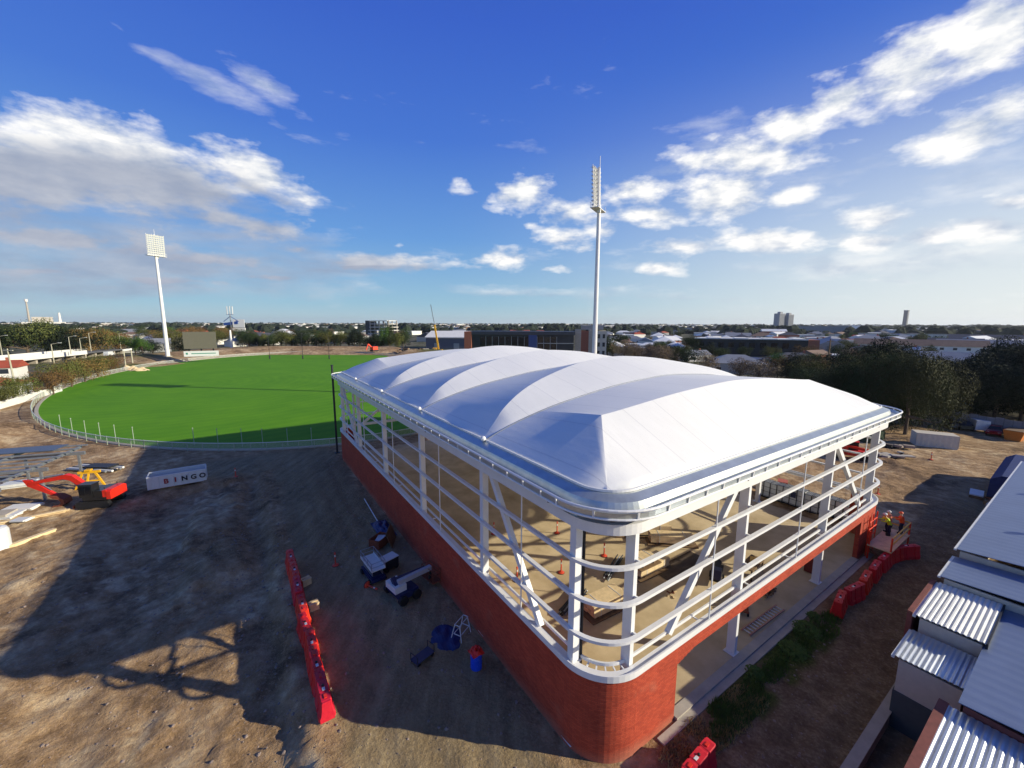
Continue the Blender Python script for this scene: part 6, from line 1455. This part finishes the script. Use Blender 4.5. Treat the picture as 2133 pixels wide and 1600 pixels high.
q = MB(); q.bb(-9, 9, -9, 9, 0, 92); q.build('shaft', mat('tower_dark', sr(92, 96, 102), .7), tw); q = MB(); q.bb(-10, 10, -10, 10, 92.1, 97); q.build('cap', mat('tower_dark', sr(92, 96, 102), .7), tw)
# long dark building right, grey-roofed near houses, warehouses
lb = thing('long_building', 'long dark building with a white scalloped roof edge, right of centre', 'building', (*G(1565, 742)[:2], 0), R(-24)); reserve(lb.location.x, lb.location.y, 34)
q = MB(); q.bb(-30, 26, 0, 16, 0, 9.4); q.build('wall', dk_clad, lb); q = MB(); q.bb(26.003, 31, -.5, 14, 0, 9.6); q.build('brick_end', wallc[3][1], lb)
for k in range(8): q = MB(); q.bb(-30 + k*7, -30 + k*7 + 6.7, -1.5, 17, 9.41, 9.9 + .2 * (k % 2)); q.build('roof_bay', white_far, lb)
for k in range(10): q = MB(); q.bb(-28 + k*5.3, -25 + k*5.3, -.06, -.003, 4.6, 7.6); q.build('window', glass_d, lb)
gh = house((*G(1530, 775)[:2], 0), R(-20), 19, 13, 3.8, 1, 1, 'hip', 'grey hip-roofed house close behind the hall roof, right of centre', group='houses close behind the hall'); reserve(*G(1530, 775)[:2], 11)
gh = house((*G(1590, 772)[:2], 0), R(-50), 11, 8, 3.2, 1, 1, 'gable', 'small grey gabled house right of the grey hip-roofed house', group='houses close behind the hall'); reserve(*G(1590, 772)[:2], 8)
gh = house((*G(1650, 765)[:2], 0), R(-10), 18, 12, 3.6, 2, 2, 'hip', 'dark hip-roofed house right of the small gabled house', group='houses close behind the hall'); reserve(*G(1650, 765)[:2], 10)
gh = house((*G(1445, 752)[:2], 0), R(10), 12, 9, 3.4, 0, 1, 'gable', 'pale gabled house among bare trees behind the hall roof', group='houses close behind the hall'); reserve(*G(1445, 752)[:2], 8)
for k, (px, py, l_, w_, h_, a, wi, ri, lb_) in enumerate(((1905, 740, 56, 15, 6, -42, 0, 4, 'long tan-roofed warehouse with white piers on the right'), (1985, 736, 24, 16, 6, -42, 1, 2, 'brown-roofed shed joined to the long warehouse'), (2050, 742, 40, 18, 5.5, -42, 2, 1, 'broad grey factory roof near the right edge'),
        (1975, 768, 34, 13, 4, -42, 0, 1, 'pale low shed roof in front of the long warehouse'), (2040, 775, 30, 13, 4.4, -42, 0, 1, 'grey-white shed roof left of the dark trees at right'), (2080, 722, 60, 17, 6, -42, 2, 2, 'dark long factory roof far right'), (1890, 708, 90, 16, 7, -42, 0, 2, 'very long dark roof with pale end on the right'), (1700, 698, 80, 26, 15, -32, 2, 2, 'long dark complex right of the twin tower blocks'),
        (1770, 694, 40, 20, 15, -32, 0, 0, 'white building end on the skyline right of the dark complex'), (1540, 694, 70, 24, 10, -20, 1, 4, 'long tan-roofed school block left of the twin towers'), (1610, 702, 30, 14, 8, -20, 3, 0, 'red and white striped building under the twin towers'))):
    v = G(px, py); house((v.x, v.y, 0), R(a), l_, w_, h_, wi, ri, 'gable' if w_ > 12 and h_ < 10 and l_ < 80 else 'flat', lb_, 'warehouse', 'warehouse', group='industrial buildings'); reserve(v.x, v.y, l_ * .42)
pw = thing('timber_pole', 'lone dark timber power pole among trees right of the hall', 'pole', (*G(1722, 775)[:2], 0), 0)
q = MB(); q.tube((0, 0, 0), (0, 0, 12.5), .28, 8, .2); q.build('shaft', wood_d, pw); q = MB(); q.bar((-1.2, 0, 11.6), (1.2, 0, 11.6), .15, .15); q.build('crossarm', wood_d, pw)
# red roofed houses at the left edge, bridge road, boundary wall
house((*G(2, 806)[:2], 0), R(35), 9, 8, 5.6, 0, 3, 'gable', 'white two-storey house with bright red roof at the left edge', group='houses at the left edge'); reserve(*G(18, 806)[:2], 9)
house((*G(-8, 826)[:2], 0), R(30), 10, 8, 3.0, 0, 3, 'hip', 'low red-roofed house below the two-storey one at the left edge', group='houses at the left edge')
A, B_ = G(-20, 858), G(128, 815); wl_ = thing('boundary_wall', 'long white boundary wall running down the left side', 'wall', (A.x, A.y, 0), math.atan2(B_.y - A.y, B_.x - A.x)); d = (B_ - A).length
n = 9
for k in range(n): q = MB(); q.bb(k*d/n + .12, (k+1)*d/n - .12, -.1, .1, 0, 1.5); q.build('panel', white_far, wl_)
for k in range(n + 1): q = MB(); q.bb(k*d/n - .12, k*d/n + .12, -.15, .15, 0, 1.65); q.build('pier', white_far, wl_)
asph = mat('asphalt', sr(84, 86, 90), .85, var=.1, scale=.3)
A, B_ = G(-40, 772), G(268, 736); rd = Vector((B_.x - A.x, B_.y - A.y, 0)); d = rd.length; ang = math.atan2(rd.y, rd.x)
rb_ = thing('road_bridge', 'raised road deck with long white parapets crossing the left suburb', 'road bridge', (A.x, A.y, 0), ang)
q = MB(); q.bb(0, d, 0, 11, 2.2, 2.9); q.build('deck', asph, rb_)
for y in (-.35, 11.05): q = MB(); q.bb(0, d * (1 if y > 0 else .62), y, y + .3, 2.0, 4.0); q.build('parapet', white_far, rb_)
q = MB()
for k in range(int(d // 9)): q.bb(k*9 + 2, k*9 + 5, 5.4, 5.6, 2.904, 2.91)
q.build('lane_marking', white_far, rb_)
for k in range(12): q = MB(); q.bb(k*d/12 + 4, k*d/12 + 5, 1, 10, 0, 2.2); q.build('pier', concrete, rb_)
vv = G(228, 741, 3); o = car('white van driving on the raised road', (vv.x, vv.y, 2.95), ang, wc, True, group='vehicles on the raised road')
lp_m = mat('lamp_grey', sr(176, 172, 150), .5)
def lamp(px, py, h, label, z=0):
    v = G(px, py, z); root = thing('street_lamp', label, 'street lamp', (v.x, v.y, z), ang, 'street lamps along the raised road')
    q = MB(); q.tube((0, 0, 0), (0, 0, h), .2, 6, .12); q.build('pole', lp_m, root); q = MB(); q.tube((0, 0, h), (0, -2.2, h + .5), .09, 6); q.build('arm', lp_m, root); q = MB(); q.box((0, -2.5, h + .5), (.35, .9, .16)); q.build('lamp_head', plastic_w, root)
for px, py, pt, l in ((5, 742, 702, 'leftmost street lamp, above the red roof'), (113, 758, 718, 'street lamp on the near parapet at the bridge end'), (148, 738, 703, 'second street lamp along the far parapet'), (170, 735, 706, 'third street lamp along the far parapet'), (190, 732, 695, 'fourth street lamp along the far parapet'), (252, 727, 696, 'rightmost street lamp where the raised road ends')):
    v = G(px, py, 2.9); h = (py - pt) * v.y / FOC * 1.02; lamp(px, py, h, l, 2.9)
ln = G(38, 835); root = thing('street_lamp', 'near leaning lamp pole with crosspiece by the boundary wall', 'street lamp', (ln.x, ln.y, 0), 0); q = MB(); q.tube((0, 0, 0), (-.4, 0, 12), .22, 6, .12); q.build('pole', lp_m, root); q = MB(); q.bar((-1.4, 0, 11.6), (.8, 0, 11.6), .2, .2); q.build('crossarm', lp_m, root)
for a, b_, l in (((262, 764), (277, 761), 'white goal-like frame of two posts beside the left bank'),):
    A, B_ = G(*a), G(*b_); root = thing('post_frame', l, 'post frame', (A.x, A.y, 0), math.atan2(B_.y - A.y, B_.x - A.x)); dd = math.hypot(B_.x - A.x, B_.y - A.y)
    for x in (0, dd): q = MB(); q.tube((x, 0, 0), (x, 0, 6.4), .22, 8); q.build('post', lp_m, root)
    q = MB(); q.bb(-.5, dd + .5, -.2, .2, 6.4, 7.1); q.build('beam', white_far, root)
bgb = house((*G(300, 733)[:2], 0), R(40), 26, 14, 5, 2, 1, 'gable', 'blue-grey roofed clubhouse left of the far floodlight mast', 'clubhouse', 'clubhouse', group='industrial buildings'); reserve(*G(300, 733)[:2], 14)
for px, py, z, l in ((270, 770, 0, 'sandy earth pile on the left bank by the oval'), (290, 772, 0, 'second sandy earth pile, right of the first, by the oval')):
    root = thing('earth_pile', l, 'earth pile', P2(px, py), 0, 'earth piles'); cloth_heap(root, 'heap', 3.2, 2.2, 2.0, wood, px)
# rubble heap beyond the oval
rbh = thing('rubble_heap', 'dark rubble heap at the right end of the far bank', 'rubble heap', (*G(865, 738)[:2], 0), 0)
for k in range(70): q = MB() if k % 10 == 0 else q; q.box((rr.uniform(-11, 11), rr.uniform(-4, 4), rr.uniform(.2, 3.4)), (rr.uniform(.8, 3.5), rr.uniform(.5, 1.6), rr.uniform(.3, 1.2)), rr.random() * 3); (q.build('rubble', (dsteel, wood_d, concrete)[(k // 10) % 3], rbh) if k % 10 == 9 else None)
oe = thing('orange_digger', 'small orange digger on the far bank in front of the trees', 'digger', (*G(780, 738)[:2], 1.5), 1)
q = MB(); q.bb(-2, 2, -1.3, 1.3, .2, 1.0); q.build('tracks', black, oe); q = MB(); q.bb(-1.8, 1.6, -1.3, 1.3, 1.1, 3.0); q.build('body', orange, oe); q = MB(); q.bar((-1.5, 0, 2.4), (-4, 0, 4.6), .5, .6); q.bar((-4, 0, 4.6), (-5.6, 0, 1.2), .4, .5); q.build('arm', orange, oe)
# ---- scattered suburb
forms = ('hip', 'gable', 'hip', 'flat')
def scatter_houses(px0, px1, py0, py1, n, lo, hi, hts=(3.2, 6), wc_w=(4, 3, 2, 2), rc_w=(3, 4, 3, 2, 3)):
    k = tries = 0
    while k < n and tries < n * 30:
        tries += 1; px, py = HR.uniform(px0, px1), HR.uniform(py0, py1); v = G(px, py); l = HR.uniform(lo, hi); w = l * HR.uniform(.55, .8)
        if not free(v.x, v.y, l * .48): continue
        wi = HR.choices(range(4), wc_w)[0]; ri = HR.choices(range(5), rc_w)[0]; fm_ = HR.choice(forms); h = HR.uniform(*hts)
        if l > 26: fm_ = HR.choice(('flat', 'gable'))
        o = house((v.x, v.y, 0), R(HR.choice((-20, 25, 70)) + HR.uniform(-8, 8)), l, w, h, wi, ri, fm_, 'x', 'house' if l < 26 else 'warehouse', 'house' if l < 26 else 'warehouse', windows=math.hypot(v.x, v.y) < 520, group='suburban houses' if l < 26 else 'industrial buildings')
        reserve(v.x, v.y, l * .42); LABELQ.append((o, f'{wallc[wi][0]} {"house" if l < 26 else "warehouse"} with {roofc[ri][0]} {fm_} roof', v.x, v.y)); k += 1
scatter_houses(-20, 330, 681, 712, 34, 14, 30, rc_w=(3, 2, 1, 5, 3))
scatter_houses(330, 560, 684, 722, 26, 12, 26); scatter_houses(540, 860, 683, 716, 44, 12, 28, rc_w=(5, 4, 2, 2, 4)); scatter_houses(860, 1260, 682, 712, 26, 14, 34, rc_w=(4, 3, 3, 1, 2))
scatter_houses(1250, 1500, 684, 742, 60, 11, 22, rc_w=(7, 5, 1, 1, 2)); scatter_houses(1480, 1860, 683, 738, 80, 12, 26, rc_w=(7, 5, 2, 1, 2)); scatter_houses(1840, 2160, 682, 728, 34, 16, 40, rc_w=(4, 5, 3, 0, 2))
scatter_houses(1680, 1960, 735, 772, 9, 11, 16, rc_w=(3, 5, 3, 0, 2))
# trees between the houses
def scatter_trees(px0, px1, py0, py1, n, kinds, h0, h1):
    k = tries = 0
    while k < n and tries < n * 20:
        tries += 1; px, py = HR.uniform(px0, px1), HR.uniform(py0, py1); v = G(px, py); h = HR.uniform(h0, h1)
        if not free(v.x, v.y, h * .25): continue
        TREES.append((v.x, v.y, h, h * HR.uniform(1.0, 1.5), HR.choice(kinds))); k += 1
KD = ('dk', 'dk2', 'ol', 'dk', 'vd', 'ol2', 'gr')
scatter_trees(-20, 330, 682, 722, 34, ('ol', 'br', 'dk', 'ol2', 'dk2'), 9, 16); scatter_trees(330, 860, 682, 722, 44, KD + ('br', 'tw'), 8, 14); scatter_trees(860, 1260, 682, 706, 14, KD, 9, 14)
scatter_trees(1250, 1700, 684, 750, 60, KD + ('tw',), 5, 9.5); scatter_trees(1700, 2160, 684, 745, 46, KD, 6, 11)
scatter_trees(1640, 1960, 745, 810, 22, ('dk', 'ol', 'vd', 'br', 'dk2'), 6, 10)
NAMES = {'dk': 'dark green tree', 'dk2': 'dark green tree', 'ol': 'olive tree', 'ol2': 'olive tree', 'br': 'brown autumn tree', 'gr': 'mid green tree', 'tw': 'bare twiggy tree', 'vd': 'nearly black tree', 'near': 'dense dark green tree', 'near2': 'dense olive tree', 'neardark': 'broad nearly black tree', 'tall': 'tall tree'}
TREES.sort(key=lambda q: math.hypot(q[0], q[1]))
for (x, y, h, w, kind) in TREES[:296]:
    o = dup(PROT[kind], (x, y, height(x, y) if math.hypot(x, y) < 330 else 0), HR.random() * 6.28, 'x', kids=KM)
    o.scale = (w * .62, w * .62 * HR.uniform(.85, 1.15), h); o['group'] = 'trees of the suburb'; size = 'big' if h > 13 else ('small' if h < 8 else '')
    LABELQ.append((o, (size + ' ' + NAMES[kind]).strip(), x, y))
for k_, o in list(PROT.items()):
    for ch_ in KM.get(o.name, []): bpy.data.objects.remove(ch_)
    bpy.data.objects.remove(o)
relabel()
# ---- far woodland and far roofs: nothing countable at that distance
def far_stuff():
    g = MB(); r_ = random.Random(9)
    for _ in range(3000):
        px = r_.uniform(-60, 2200); D = 700 * (8.0 ** r_.random()); d = ray(px, 674); d.z = 0; d.normalize(); x, y = d.x * D, d.y * D
        if not free(x, y, 4) : continue
        h = r_.uniform(7, 15) * (1 + (D > 3000) * .3 + .35 * mnoise.noise(Vector((px * .01, 0, 2)))); w = r_.uniform(10, 26) * (1 + D / 3500)
        n = 7; ph = r_.random() * 6
        vs = []
        for (q, zz) in ((.75, 0), (1, .35), (.8, .72), (.35, 1.0)):
            for j in range(n): a = 2*math.pi*j/n + ph; k = q * r_.uniform(.7, 1.2); vs.append((x + w/2*k*math.cos(a), y + w/2*k*math.sin(a), h*zz*r_.uniform(.85, 1.1)))
        g.add(vs, [(i*n+j, i*n+(j+1) % n, (i+1)*n+(j+1) % n, (i+1)*n+j) for i in range(3) for j in range(n)] + [tuple(range(3*n, 4*n))])
    o = g.build('distant_woodland', mat('woodland', sr(46, 54, 44), .95, var=.5, scale=.02, spec=.1)); o['kind'] = 'stuff'; o['label'] = 'dark distant woodland along the horizon'
    for nm, m, cnt in (('distant_rooftops', white_far, 1100), ('distant_grey_rooftops', roofc[1][1], 700), ('distant_brown_rooftops', roofc[4][1], 500)):
        g = MB()
        for _ in range(cnt):
            px = r_.uniform(-60, 2200); D = 900 * (6.0 ** r_.random()); d = ray(px, 674); d.z = 0; d.normalize(); l = r_.uniform(14, 50) * (1 + D/4000); g.box((d.x*D, d.y*D, 3.5), (l * .8, l*r_.uniform(.25, .45), r_.uniform(7, 11) + D/450), r_.random() * 3)
        o = g.build(nm, m); o['kind'] = 'stuff'
far_stuff()
# ------------------------------------------------------------------ air between the camera and the far suburb
def haze():
    q = MB(); q.bb(-11500, 11500, -4200, 11500, -2.6, 112)
    m = bpy.data.materials.new('haze'); m.use_nodes = True; t = m.node_tree; t.nodes.remove(t.nodes['Principled BSDF'])
    v = t.nodes.new('ShaderNodeVolumePrincipled'); v.inputs['Density'].default_value = 0.00005; v.inputs['Color'].default_value = (.86, .92, 1, 1); v.inputs['Anisotropy'].default_value = .3
    t.links.new(v.outputs[0], t.nodes['Material Output'].inputs['Volume'])
    o = q.build('haze', m); o['kind'] = 'stuff'
haze()
scene.cycles.volume_bounces = 0
